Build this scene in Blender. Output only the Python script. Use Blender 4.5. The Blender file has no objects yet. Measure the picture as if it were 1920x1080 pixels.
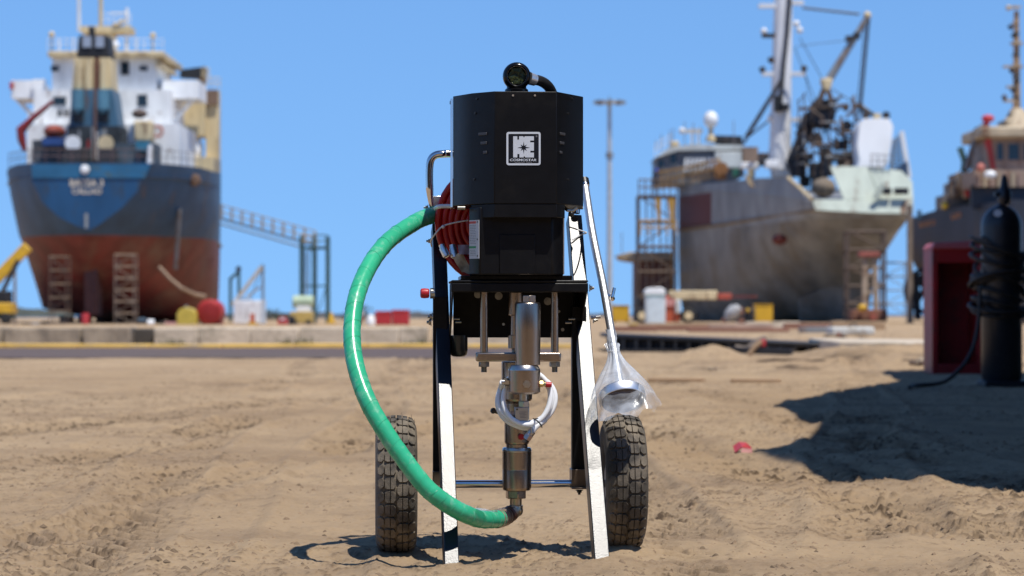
import bpy, math, random
import numpy as np
from mathutils import Vector, Matrix
rad = math.radians
random.seed(7)
SC = bpy.context.scene
COL = SC.collection

# ------------------------------------------------------------------ camera, sky, sun, exposure
F = 4600.0            # focal length in pixels of the 1920 wide photograph
H = 0.475             # eye height
HY = 588.0            # horizon row
cam = bpy.data.cameras.new('camera')
cam.sensor_width = 36.0
cam.lens = 36.0 * F / 1920.0
cam.clip_start = 0.05
cam.clip_end = 20000
cam.dof.use_dof = True
cam.dof.focus_distance = 4.70
cam.dof.aperture_fstop = 7.5
cam.dof.aperture_blades = 0
camo = bpy.data.objects.new('camera', cam)
camo.location = (0, 0, H)
camo.rotation_euler = (math.pi/2 + math.atan((HY-540.0)/F), 0, 0)
COL.objects.link(camo)
SC.camera = camo

SUN = Vector((0.25, -0.32, 1.0)).normalized()
world = bpy.data.worlds.new('World'); SC.world = world
world.use_nodes = True
wn = world.node_tree; wn.nodes.clear()
sky = wn.nodes.new('ShaderNodeTexSky'); sky.sky_type = 'NISHITA'
sky.sun_disc = False
sky.sun_elevation = math.asin(SUN.z)
sky.sun_rotation = math.atan2(SUN.x, SUN.y)
sky.altitude = 0; sky.air_density = 0.5; sky.dust_density = 0.0; sky.ozone_density = 3.0
geo = wn.nodes.new('ShaderNodeTexCoord')
vadd = wn.nodes.new('ShaderNodeVectorMath'); vadd.operation = 'MULTIPLY_ADD'; vadd.inputs[1].default_value = (1, 1, 0.25); vadd.inputs[2].default_value = (0, 0, 0.05)
vnrm = wn.nodes.new('ShaderNodeVectorMath'); vnrm.operation = 'NORMALIZE'
wn.links.new(geo.outputs['Generated'], vadd.inputs[0]); wn.links.new(vadd.outputs[0], vnrm.inputs[0]); wn.links.new(vnrm.outputs[0], sky.inputs['Vector'])
hs = wn.nodes.new('ShaderNodeHueSaturation')
hs.inputs['Saturation'].default_value = 1.0
tint = wn.nodes.new('ShaderNodeMix'); tint.data_type = 'RGBA'; tint.blend_type = 'MULTIPLY'
tint.inputs[0].default_value = 1.0
tint.inputs[7].default_value = (0.73, 1.00, 1.28, 1)
bg = wn.nodes.new('ShaderNodeBackground'); bg.inputs['Strength'].default_value = 0.104
wo = wn.nodes.new('ShaderNodeOutputWorld')
wn.links.new(sky.outputs[0], hs.inputs['Color'])
wn.links.new(hs.outputs[0], tint.inputs[6])
wn.links.new(tint.outputs[2], bg.inputs['Color'])
wn.links.new(bg.outputs[0], wo.inputs['Surface'])

sl = bpy.data.lights.new('sun', 'SUN'); sl.energy = 5.0; sl.angle = rad(0.53); sl.color = (1.0, 0.955, 0.88)
so = bpy.data.objects.new('sun', sl); so.rotation_euler = SUN.to_track_quat('Z', 'Y').to_euler(); so.location = (3, -3, 12)
COL.objects.link(so)
SC.view_settings.view_transform = 'Standard'
SC.view_settings.look = 'None'
SC.view_settings.exposure = 0.0
SC.view_settings.gamma = 1.0
SC.view_settings.use_curve_mapping = False
SC.render.engine = 'CYCLES'
SC.cycles.use_denoising = True
SC.cycles.max_bounces = 8
SC.cycles.transparent_max_bounces = 16

# ------------------------------------------------------------------ helpers
def P(x, y, Y):
    """world point at distance Y seen at pixel (x, y)"""
    return Vector(((x-960.0)/F*Y, Y, H-(y-HY)/F*Y))

class MB:
    def __init__(s): s.v = []; s.f = []
    def add(s, vs, fs):
        n = len(s.v); s.v += [Vector(v) for v in vs]; s.f += [tuple(i+n for i in f) for f in fs]; return s
    def hexa(s, b, t):           # 4 bottom pts, 4 top pts
        return s.add(b+t, [(3,2,1,0),(4,5,6,7),(0,1,5,4),(1,2,6,5),(2,3,7,6),(3,0,4,7)])
    def box(s, lo, hi):
        (a,b,c),(d,e,f) = lo, hi
        return s.hexa([(a,b,c),(d,b,c),(d,e,c),(a,e,c)], [(a,b,f),(d,b,f),(d,e,f),(a,e,f)])
    def obox(s, c, ux, uy, uz):  # centre, half-axis vectors
        c = Vector(c); ux, uy, uz = Vector(ux), Vector(uy), Vector(uz)
        q = [(-1,-1),(1,-1),(1,1),(-1,1)]
        return s.hexa([c+ux*i+uy*j-uz for i,j in q], [c+ux*i+uy*j+uz for i,j in q])
    def bx(s, x0, y0, x1, y1, Y, d):    # front face covers a pixel rectangle at distance Y, depth d
        a = P(x0, y1, Y); b = P(x1, y0, Y)
        return s.box((a.x, Y, a.z), (b.x, Y+d, b.z))
    def bar(s, a, b, w, h, side=(1,0,0)):
        a, b = Vector(a), Vector(b); d = (b-a)
        u = Vector(side); dn = d.normalized(); u = (u-dn*u.dot(dn))
        if u.length < 1e-4: u = Vector((0,1,0)) - dn*dn.y
        u.normalize(); n = dn.cross(u)
        return s.obox((a+b)/2, u*w/2, n*h/2, d/2)
    def cyl(s, a, b, r, r2=None, n=16, cap=True, ph=0.0):
        a, b = Vector(a), Vector(b); r2 = r if r2 is None else r2
        d = (b-a).normalized(); u = d.orthogonal().normalized() if abs(d.z) < .99 else Vector((1,0,0)); w = d.cross(u)
        vs = []
        for k in range(n):
            t = 2*math.pi*k/n+ph; c = u*math.cos(t)+w*math.sin(t); vs += [a+c*r, b+c*r2]
        fs = [(2*k, 2*((k+1)%n), 2*((k+1)%n)+1, 2*k+1) for k in range(n)]
        if cap: fs += [tuple(2*k for k in reversed(range(n))), tuple(2*k+1 for k in range(n))]
        return s.add(vs, fs)
    def tube(s, pts, r, n=8, closed=False, cap=True, flat=None):
        pts = [Vector(p) for p in pts]; m = len(pts)
        rs = r if isinstance(r, (list, tuple)) else [r]*m
        vs = []; u = None
        for i in range(m):
            if closed: t = pts[(i+1)%m]-pts[i-1]
            else: t = pts[min(i+1,m-1)]-pts[max(i-1,0)]
            t.normalize()
            if u is None: u = t.orthogonal().normalized()
            u = (u-t*u.dot(t)).normalized(); w = t.cross(u)
            for k in range(n):
                a = 2*math.pi*k/n; vs.append(pts[i]+(u*math.cos(a)+w*math.sin(a))*rs[i])
        fs = []
        for i in range(m if closed else m-1):
            j = (i+1)%m
            for k in range(n): fs.append((i*n+k, i*n+(k+1)%n, j*n+(k+1)%n, j*n+k))
        if cap and not closed: fs += [tuple(reversed(range(n))), tuple((m-1)*n+k for k in range(n))]
        return s.add(vs, fs)
    def lathe(s, prof, o, ax, n=24, cap=True):   # prof: (radius, distance along axis)
        o = Vector(o); ax = Vector(ax).normalized()
        u = Vector((1,0,0)) if abs(ax.x) < .9 else Vector((0,1,0)); u = (u-ax*u.dot(ax)).normalized(); w = ax.cross(u)
        vs = []
        for r, h in prof:
            for k in range(n):
                t = 2*math.pi*k/n; vs.append(o+ax*h+(u*math.cos(t)+w*math.sin(t))*r)
        fs = []
        for i in range(len(prof)-1):
            for k in range(n): fs.append((i*n+k, i*n+(k+1)%n, (i+1)*n+(k+1)%n, (i+1)*n+k))
        if cap: fs += [tuple(reversed(range(n))), tuple((len(prof)-1)*n+k for k in range(n))]
        return s.add(vs, fs)
    def prism(s, poly, d):       # planar polygon of world points extruded along d
        poly = [Vector(p) for p in poly]; d = Vector(d); n = len(poly)
        return s.add(poly+[p+d for p in poly], [tuple(reversed(range(n))), tuple(range(n, 2*n))]+[(k,(k+1)%n,n+(k+1)%n,n+k) for k in range(n)])
    def ball(s, c, r, nu=14, nv=9):
        c = Vector(c); rx, ry, rz = r if isinstance(r, (tuple, list)) else (r, r, r)
        vs = [c+Vector((0,0,-rz))]
        for j in range(1, nv):
            t = -math.pi/2+math.pi*j/nv
            for k in range(nu):
                a = 2*math.pi*k/nu; vs.append(c+Vector((rx*math.cos(t)*math.cos(a), ry*math.cos(t)*math.sin(a), rz*math.sin(t))))
        vs.append(c+Vector((0,0,rz))); L = len(vs)-1
        fs = [(0, 1+(k+1)%nu, 1+k) for k in range(nu)]
        for j in range(nv-2):
            for k in range(nu):
                a = 1+j*nu; fs.append((a+k, a+(k+1)%nu, a+nu+(k+1)%nu, a+nu+k))
        a = 1+(nv-2)*nu
        fs += [(a+k, a+(k+1)%nu, L) for k in range(nu)]
        return s.add(vs, fs)
    def sheet(s, rows):          # grid of points
        n = len(rows[0])
        return s.add([p for r in rows for p in r], [(i*n+k, i*n+k+1, (i+1)*n+k+1, (i+1)*n+k) for i in range(len(rows)-1) for k in range(n-1)])

def tag(o, label=None, cat=None, group=None, kind=None):
    if label: o['label'] = label
    if cat: o['category'] = cat
    if group: o['group'] = group
    if kind: o['kind'] = kind
    return o
ORG = {}
def root(name, loc, label, cat, group=None):
    o = bpy.data.objects.new(name, None); o.empty_display_size = .1
    o.location = loc; COL.objects.link(o); ORG[o.name] = Vector(loc)
    return tag(o, label, cat, group)
def build(name, mb, mat, par=None, bevel=0, smooth=38, label=None, cat=None, group=None, kind=None, seg=2, origin=None):
    org = ORG[par.name] if par else Vector(origin) if origin is not None else Vector((0,0,0))
    me = bpy.data.meshes.new(name)
    me.from_pydata([v-org for v in mb.v], [], mb.f)
    me.materials.append(mat); me.validate(); me.update()
    if smooth:
        me.shade_smooth(); me.set_sharp_from_angle(angle=rad(smooth))
    o = bpy.data.objects.new(name, me); COL.objects.link(o)
    if par: o.parent = par
    else: o.location = org
    ORG[o.name] = org
    if bevel:
        b = o.modifiers.new('edge', 'BEVEL'); b.width = bevel; b.segments = seg; b.limit_method = 'ANGLE'; b.angle_limit = rad(40)
        b.harden_normals = False
    return tag(o, label, cat, group, kind)
def text(name, s, mat, par, o, ux, uy, width=None, height=None, bold=0.0, shear=0.0):
    """flat lettering: s starts at world point o, runs along ux, rises along uy"""
    cu = bpy.data.curves.new(name, 'FONT'); cu.body = s; cu.size = 1.0; cu.offset = bold; cu.shear = shear; cu.resolution_u = 3
    t = bpy.data.objects.new('tmp', cu)
    me = bpy.data.meshes.new_from_object(t); bpy.data.objects.remove(t); bpy.data.curves.remove(cu)
    xs = [v.co.x for v in me.vertices]; ys = [v.co.y for v in me.vertices]
    x0, y0, w, h = min(xs), min(ys), max(xs)-min(xs), max(ys)-min(ys)
    sx = (width/w) if width else height/h; sy = (height/h) if height else sx
    ux, uy = Vector(ux).normalized(), Vector(uy).normalized(); org = ORG[par.name]
    for v in me.vertices: v.co = Vector(o)+ux*(v.co.x-x0)*sx+uy*(v.co.y-y0)*sy-org
    me.name = name; me.materials.clear(); me.materials.append(mat)
    ob = bpy.data.objects.new(name, me); COL.objects.link(ob); ob.parent = par; ORG[ob.name] = org
    return ob
def copy_tree(o, dloc=None):
    c = o.copy(); COL.objects.link(c)
    for ch in list(o.children):
        k = copy_tree(ch); k.parent = c
    return c

# ---- value noise for the terrain
_rng = np.random.RandomState(3); _T = _rng.rand(256, 256).astype(np.float64)
def vnoise(x, y):
    xi = np.floor(x).astype(int); yi = np.floor(y).astype(int); fx = x-xi; fy = y-yi
    fx = fx*fx*(3-2*fx); fy = fy*fy*(3-2*fy)
    g = lambda a, b: _T[a & 255, b & 255]
    return (g(xi,yi)*(1-fx)+g(xi+1,yi)*fx)*(1-fy)+(g(xi,yi+1)*(1-fx)+g(xi+1,yi+1)*fx)*fy
def fbm(x, y, o=4, lac=2.03, gain=.5):
    s = 0; a = 1; t = 0
    for i in range(o):
        s = s+a*vnoise(x+17.3*i, y+9.1*i); t += a; a *= gain; x = x*lac; y = y*lac
    return s/t

# ------------------------------------------------------------------ materials
MATS = {}
def M(name, col, rough=.6, metal=0.0, var=.12, scale=3.0, bump=0.0, bscale=None, spec=.5, dirt=None, dscale=2.0, damt=.5, stretch=(1,1,1), coat=0.0):
    """procedural paint / metal / stone: base colour varied by noise, optional dirt or rust patches, optional fine relief"""
    if name in MATS: return MATS[name]
    m = bpy.data.materials.new(name); m.use_nodes = True; MATS[name] = m
    nt = m.node_tree; N = nt.nodes; L = nt.links; b = N['Principled BSDF']
    b.inputs['Roughness'].default_value = rough; b.inputs['Metallic'].default_value = metal
    b.inputs['Specular IOR Level'].default_value = spec
    if coat: b.inputs['Coat Weight'].default_value = coat; b.inputs['Coat Roughness'].default_value = .15
    tc = N.new('ShaderNodeTexCoord'); mp = N.new('ShaderNodeMapping'); mp.inputs['Scale'].default_value = stretch
    L.new(tc.outputs['Object'], mp.inputs[0])
    nz = N.new('ShaderNodeTexNoise'); nz.inputs['Scale'].default_value = scale; nz.inputs['Detail'].default_value = 5
    L.new(mp.outputs[0], nz.inputs['Vector'])
    cr = N.new('ShaderNodeValToRGB')
    lo = [max(0, c*(1-var)) for c in col]; hi = [min(1, c*(1+var)) for c in col]
    cr.color_ramp.elements[0].position = .3; cr.color_ramp.elements[1].position = .7
    cr.color_ramp.elements[0].color = (*lo, 1); cr.color_ramp.elements[1].color = (*hi, 1)
    L.new(nz.outputs[0], cr.inputs[0]); out = cr.outputs[0]
    if dirt:
        n2 = N.new('ShaderNodeTexNoise'); n2.inputs['Scale'].default_value = dscale; n2.inputs['Detail'].default_value = 7; n2.inputs['Roughness'].default_value = .65
        mp2 = N.new('ShaderNodeMapping'); mp2.inputs['Scale'].default_value = stretch; mp2.inputs['Location'].default_value = (3.1, 7.7, 1.3)
        L.new(tc.outputs['Object'], mp2.inputs[0]); L.new(mp2.outputs[0], n2.inputs['Vector'])
        r2 = N.new('ShaderNodeValToRGB'); r2.color_ramp.elements[0].position = .62-.25*damt; r2.color_ramp.elements[1].position = .75-.2*damt
        L.new(n2.outputs[0], r2.inputs[0])
        mx = N.new('ShaderNodeMix'); mx.data_type = 'RGBA'; L.new(r2.outputs[0], mx.inputs[0]); L.new(out, mx.inputs[6]); mx.inputs[7].default_value = (*dirt, 1)
        out = mx.outputs[2]
    L.new(out, b.inputs['Base Color'])
    if bump:
        nb = N.new('ShaderNodeTexNoise'); nb.inputs['Scale'].default_value = bscale or scale*8; nb.inputs['Detail'].default_value = 4
        L.new(mp.outputs[0], nb.inputs['Vector'])
        bp = N.new('ShaderNodeBump'); bp.inputs['Strength'].default_value = bump; bp.inputs['Distance'].default_value = .002 if (bscale or 0) > 60 else .02
        L.new(nb.outputs[0], bp.inputs['Height']); L.new(bp.outputs[0], b.inputs['Normal'])
    return m
def emat(): pass

# machine
BLACK = M('black_powder_coat', (.0055,.0055,.0065), .40, 0, .2, 40, .12, 900, spec=.20, dirt=(.013,.012,.011), dscale=9, damt=.25)
LEGBLK = M('black_gloss_coat', (.008,.009,.013), .31, 0, .25, 30, .17, 420)
GLOSSBLK = M('black_gloss', (.004,.004,.005), .18, 0, .2, 20, spec=.3)
CHROME = M('chrome_steel', (.72,.70,.68), .12, 1, .06, 15)
STAIN = M('brushed_stainless', (.40,.325,.265), .26, 1, .12, 6, .10, 300, stretch=(30,30,1))
STAINL = M('bright_stainless', (.50,.47,.44), .28, 1, .1, 30)
GALV = M('galvanised_tube', (.86,.86,.86), .42, 1, .1, 60, .05, 400)
ZINC = M('zinc_bolt', (.36,.35,.32), .35, 1, .15, 80)
ALUM = M('bare_aluminium', (.72,.74,.77), .32, 1, .06, 30)
BRASS = M('brass_fitting', (.55,.45,.22), .3, 1, .1, 40)
REDCAP = M('red_plastic_cap', (.42,.012,.02), .4, 0, .15, 60)
WHITEP = M('white_print', (.60,.64,.70), .5, 0, .05, 20)
BLKP = M('black_print', (.006,.007,.012), .35, 0, .1, 20)
GREYP = M('grey_print', (.17,.17,.19), .5, 0, .1, 20)
LABEL = M('label_paper', (.50,.50,.52), .5, 0, .06, 40)
LRED = M('label_red', (.45,.05,.03), .5); LGREEN = M('label_green', (.03,.24,.08), .5); LDARK = M('label_ink', (.10,.10,.10), .6)
REDHOSE = M('red_hose_jacket', (.38,.007,.005), .32, 0, .12, 25, spec=.5)
WHITEHOSE = M('milky_tube', (.78,.79,.80), .28, 0, .05, 30)
TAPE = M('sealing_tape', (.17,.125,.085), .35, 0, .5, 60, .5, 220, dirt=(.46,.40,.30), dscale=55, damt=.55)
PAPER = M('tan_paper_tag', (.60,.46,.28), .7, 0, .3, 60)
CLEARTIE = M('clear_nylon_tie', (.62,.63,.64), .3, 0, .05, 20)
RUBBER = M('dusty_rubber', (.065,.055,.042), .8, 0, .3, 25, .5, 400, dirt=(.19,.155,.112), dscale=14, damt=.8)
BLKNYLON = M('black_nylon', (.012,.012,.013), .4)
PLUGREFL = M('plug_green_reflection', (.02,.028,.012), .12, .3, .8, 160, .7, 160, dirt=(.07,.085,.03), dscale=200, damt=.7)  # green reflection painted into the plug face
MESHBR = M('strainer_inside', (.055,.038,.028), .7, .0, .3, 80, .4, 300)

# green hose: smooth wrapped jacket with faint wrap lines
def green_mat():
    m = M('green_hose_jacket', (.035,.42,.22), .26, 0, .12, 14, .18, 70, dirt=(.16,.46,.30), dscale=42, damt=.35)
    return m
GREEN = green_mat()
def film_mat():
    m = bpy.data.materials.new('clear_film'); m.use_nodes = True; nt = m.node_tree; N = nt.nodes; L = nt.links
    b = N['Principled BSDF']; b.inputs['Base Color'].default_value = (.62,.66,.72,1); b.inputs['Roughness'].default_value = .16
    tr = N.new('ShaderNodeBsdfTransparent'); mx = N.new('ShaderNodeMixShader')
    tc = N.new('ShaderNodeTexCoord'); nz = N.new('ShaderNodeTexNoise'); nz.inputs['Scale'].default_value = 17; nz.inputs['Detail'].default_value = 4; nz.inputs['Distortion'].default_value = 1.2
    L.new(tc.outputs['Object'], nz.inputs['Vector'])
    mr = N.new('ShaderNodeMapRange'); mr.inputs[1].default_value = .44; mr.inputs[2].default_value = .74; mr.inputs[3].default_value = .09; mr.inputs[4].default_value = .55
    sp = N.new('ShaderNodeSeparateXYZ'); L.new(tc.outputs['Object'], sp.inputs[0])
    gz_ = N.new('ShaderNodeMapRange'); gz_.inputs[1].default_value = -.088; gz_.inputs[2].default_value = -.045; gz_.inputs[3].default_value = 0; gz_.inputs[4].default_value = .34   # the gathered neck lies in many layers
    L.new(sp.outputs['Z'], gz_.inputs[0]); ad = N.new('ShaderNodeMath'); ad.operation = 'ADD'; ad.use_clamp = True
    L.new(nz.outputs[0], mr.inputs[0]); L.new(mr.outputs[0], ad.inputs[0]); L.new(gz_.outputs[0], ad.inputs[1]); L.new(ad.outputs[0], mx.inputs[0])
    bp = N.new('ShaderNodeBump'); bp.inputs['Strength'].default_value = .5; bp.inputs['Distance'].default_value = .004
    L.new(nz.outputs[0], bp.inputs['Height']); L.new(bp.outputs[0], b.inputs['Normal'])
    L.new(tr.outputs[0], mx.inputs[1]); L.new(b.outputs[0], mx.inputs[2]); L.new(mx.outputs[0], N['Material Output'].inputs[0])
    return m
FILM = film_mat()

# yard
def rusty(n, c, r=.6, amt=.45, sc=1.2, var=.15): return M(n, c, r, 0, var, .8, dirt=(.16,.075,.035), dscale=sc, damt=amt, stretch=(1.6,1.6,.45))
WHITE = rusty('ship_white', (.80,.82,.83), .5, .12, 1.4)
CREAM = rusty('ship_cream', (.62,.50,.30), .55, .35, 1.6)
BEIGE = rusty('crane_beige', (.62,.50,.29), .55, .2, 1.0)
TEAL = rusty('funnel_blue', (.05,.13,.21), .5, .3, 1.0)
SOOT = M('soot_black', (.012,.013,.016), .6, 0, .3, 1)
DARKSTEEL = M('dark_steel', (.030,.031,.034), .55, .2, .4, .9, dirt=(.10,.06,.04), dscale=2, damt=.35)
GREYSTEEL = rusty('grey_steel', (.20,.21,.22), .6, .4, 1.5)
WINGLASS = M('window_glass', (.02,.035,.05), .08, 0, .2, 1)
REDPAINT = M('red_paint', (.40,.025,.02), .5, 0, .2, 1.5)
REDBIN = M('red_bin_paint', (.50,.035,.045), .5, 0, .15, 2)
ORANGE = M('orange_paint', (.50,.10,.04), .5, 0, .2, 1.5)
YELLOW = M('yellow_paint', (.62,.36,.02), .5, 0, .18, 1.5, dirt=(.3,.2,.08), dscale=2, damt=.2)
SCAFF = M('scaffold_tube', (.24,.19,.15), .6, .2, .35, 1.2)
SCAFFD = M('rusty_scaffold', (.12,.085,.065), .65, .1, .35, 1.2)
TOWERG = M('tower_green', (.035,.085,.085), .5, 0, .2, 1)
TANWOOD = M('weathered_plank', (.36,.24,.14), .75, 0, .3, 2.5, stretch=(.3,2,2))
BRWOOD = M('red_brown_timber', (.24,.11,.07), .75, 0, .35, 1.5, stretch=(.3,2,2))
TARPW = M('white_tarpaulin', (.80,.82,.84), .6, 0, .05, .6, .5, 1.5)
PALEGREEN = M('pale_green_paint', (.42,.52,.40), .5, 0, .12, 1)
CABLE = M('steel_cable', (.05,.05,.055), .6, .3, .2, 3)
NAVY = M('navy_paint', (.016,.021,.035), .5, 0, .3, .5, dirt=(.05,.035,.03), dscale=.8, damt=.35)
TYRE = M('yard_rubber', (.02,.02,.02), .8)
ORNLET = M('orange_lettering', (.50,.20,.05), .6)
WHTLET = M('cream_lettering', (.55,.50,.42), .6)
SKINM = M('skin', (.30,.16,.10), .6); CLOTHM = M('dark_overall', (.03,.035,.06), .8); HELMB = M('blue_helmet', (.02,.08,.50), .35)
CONC = M('pale_concrete', (.56,.47,.36), .85, 0, .16, 1.6, .6, 12, dirt=(.30,.25,.18), dscale=2.2, damt=.35)
CONCO = M('old_concrete', (.37,.30,.22), .85, 0, .25, 1.6, .7, 12, dirt=(.16,.13,.10), dscale=1.6, damt=.5, stretch=(1,1,.6))
KERBY = M('worn_yellow_kerb_paint', (.64,.41,.10), .7, 0, .2, 2, dirt=(.40,.30,.18), dscale=2.5, damt=.4)
ASPH = M('asphalt', (.105,.074,.066), .85, 0, .2, 1.5, .5, 60, dirt=(.11,.085,.065), dscale=.7, damt=.4, stretch=(.25,1,1))
BLKPLATE = M('black_ramp_steel', (.018,.019,.023), .5, .2, .3, 1.5, dirt=(.06,.05,.04), dscale=2, damt=.3)
ROPE = M('black_rubber_hose', (.022,.019,.016), .6, 0, .3, 20)
GASBLK = M('gas_bottle_black', (.012,.014,.020), .35, 0, .2, 3, dirt=(.03,.028,.028), dscale=6, damt=.3)
CABRED = M('cabinet_red', (.30,.012,.016), .45, 0, .2, 3, dirt=(.14,.02,.02), dscale=5, damt=.4)
BUSH = M('scrub_leaf', (.05,.065,.035), .8, 0, .4, 2)

def hull_mat(name, top, bottom, zsplit, patch=None, low=None):
    """ship's side: topside paint over bottom paint, streaked with rust, scuffs running down"""
    m = bpy.data.materials.new(name); m.use_nodes = True; nt = m.node_tree; N = nt.nodes; L = nt.links; b = N['Principled BSDF']
    b.inputs['Roughness'].default_value = .55
    g = N.new('ShaderNodeNewGeometry'); sp = N.new('ShaderNodeSeparateXYZ'); L.new(g.outputs['Position'], sp.inputs[0])
    tc = N.new('ShaderNodeTexCoord')
    def noise(sc, st, det=5, loc=(0,0,0)):
        mp = N.new('ShaderNodeMapping'); mp.inputs['Scale'].default_value = st; mp.inputs['Location'].default_value = loc; L.new(tc.outputs['Object'], mp.inputs[0])
        n = N.new('ShaderNodeTexNoise'); n.inputs['Scale'].default_value = sc; n.inputs['Detail'].default_value = det; n.inputs['Roughness'].default_value = .6; L.new(mp.outputs[0], n.inputs['Vector']); return n.outputs[0]
    def ramp(v, a, c):
        r = N.new('ShaderNodeMapRange'); r.inputs[1].default_value = a; r.inputs[2].default_value = c; L.new(v, r.inputs[0]); return r.outputs[0]
    def mix(f, a, c):
        x = N.new('ShaderNodeMix'); x.data_type = 'RGBA'
        for s, v in ((0, f), (6, a), (7, c)):
            if hasattr(v, 'links'): L.new(v, x.inputs[s])
            else: x.inputs[s].default_value = v if s == 0 else (*v, 1)
        return x.outputs[2]
    def var(c, sc, amt, loc):
        return mix(ramp(noise(sc, (1,1,.5), 6, loc), .3, .7), tuple(v*(1-amt) for v in c), tuple(min(1, v*(1+amt)) for v in c))
    t = var(top, .5, .35, (0,0,0)); bt = var(bottom, .6, .45, (5,2,1))
    t = mix(ramp(noise(1.1, (1,1,.18), 6, (2,9,4)), .58, .8), t, (.15,.085,.045))
    bt = mix(ramp(noise(.55, (1,1,.5), 7, (7,3,4)), .48, .74), bt, (.19,.14,.085) if low is None else low)
    o = mix(ramp(sp.outputs['Z'], zsplit-.06, zsplit+.06), bt, t)
    if patch:
        x0, x1, z0, z1, c = patch
        f = None
        for s, a, sgn in (('X', x0, 1), ('X', x1, -1), ('Z', z0, 1), ('Z', z1, -1)):
            cmp = N.new('ShaderNodeMath'); cmp.operation = 'GREATER_THAN' if sgn > 0 else 'LESS_THAN'
            L.new(sp.outputs[s], cmp.inputs[0]); cmp.inputs[1].default_value = a
            if f is None: f = cmp.outputs[0]
            else:
                mu = N.new('ShaderNodeMath'); mu.operation = 'MULTIPLY'; L.new(f, mu.inputs[0]); L.new(cmp.outputs[0], mu.inputs[1]); f = mu.outputs[0]
        o = mix(f, o, c)
    L.new(o, b.inputs['Base Color'])
    return m

# ------------------------------------------------------------------ ground
def sand_mat():
    m = bpy.data.materials.new('yard_sand'); m.use_nodes = True; nt = m.node_tree; N = nt.nodes; L = nt.links; b = N['Principled BSDF']
    b.inputs['Roughness'].default_value = .95; b.inputs['Specular IOR Level'].default_value = .15
    tc = N.new('ShaderNodeTexCoord')
    def noise(sc, st=(1,1,1), det=6, loc=(0,0,0), ro=.6):
        mp = N.new('ShaderNodeMapping'); mp.inputs['Scale'].default_value = st; mp.inputs['Location'].default_value = loc; L.new(tc.outputs['Object'], mp.inputs[0])
        n = N.new('ShaderNodeTexNoise'); n.inputs['Scale'].default_value = sc; n.inputs['Detail'].default_value = det; n.inputs['Roughness'].default_value = ro; L.new(mp.outputs[0], n.inputs['Vector']); return n.outputs[0]
    def ramp(v, a, c, d=0, e=1):
        r = N.new('ShaderNodeMapRange'); r.inputs[1].default_value = a; r.inputs[2].default_value = c; r.inputs[3].default_value = d; r.inputs[4].default_value = e; L.new(v, r.inputs[0]); return r.outputs[0]
    def mix(f, a, c):
        x = N.new('ShaderNodeMix'); x.data_type = 'RGBA'; L.new(f, x.inputs[0])
        for s, v in ((6, a), (7, c)):
            if hasattr(v, 'links'): L.new(v, x.inputs[s])
            else: x.inputs[s].default_value = (*v, 1)
        return x.outputs[2]
    c = mix(ramp(noise(.55, (1,.5,1), 6), .35, .65), (.385,.265,.152), (.470,.340,.208))
    c = mix(ramp(noise(2.6, (1,.8,1), 6, (4,1,0)), .50, .68, 0, .55), c, (.27,.185,.112))
    c = mix(ramp(noise(.9, (.35,1.6,1), 7, (3,3,0), .62), .52, .64, 0, .6), c, (.25,.170,.104))
    c = mix(ramp(noise(22, (1,.6,1), 5, (9,1,0), .7), .56, .70, 0, .6), c, (.18,.12,.072))
    c = mix(ramp(noise(90, (1,1,1), 3, (2,8,0), .7), .40, .70, 0, .35), c, (.46,.36,.26))
    at = N.new('ShaderNodeAttribute'); at.attribute_name = 'damp_shade'
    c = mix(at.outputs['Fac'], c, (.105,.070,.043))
    L.new(c, b.inputs['Base Color'])
    ad = N.new('ShaderNodeMath'); ad.operation = 'ADD'; L.new(noise(420, det=3), ad.inputs[0]); L.new(noise(70, (1,.7,1), 5, (1,1,1), .7), ad.inputs[1])
    bp = N.new('ShaderNodeBump'); bp.inputs['Strength'].default_value = .8; bp.inputs['Distance'].default_value = .007
    L.new(ad.outputs[0], bp.inputs['Height']); L.new(bp.outputs[0], b.inputs['Normal'])
    return m
SAND = sand_mat()
def smooth01(a, b, x):
    t = np.clip((x-a)/(b-a), 0, 1); return t*t*(3-2*t)
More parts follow.
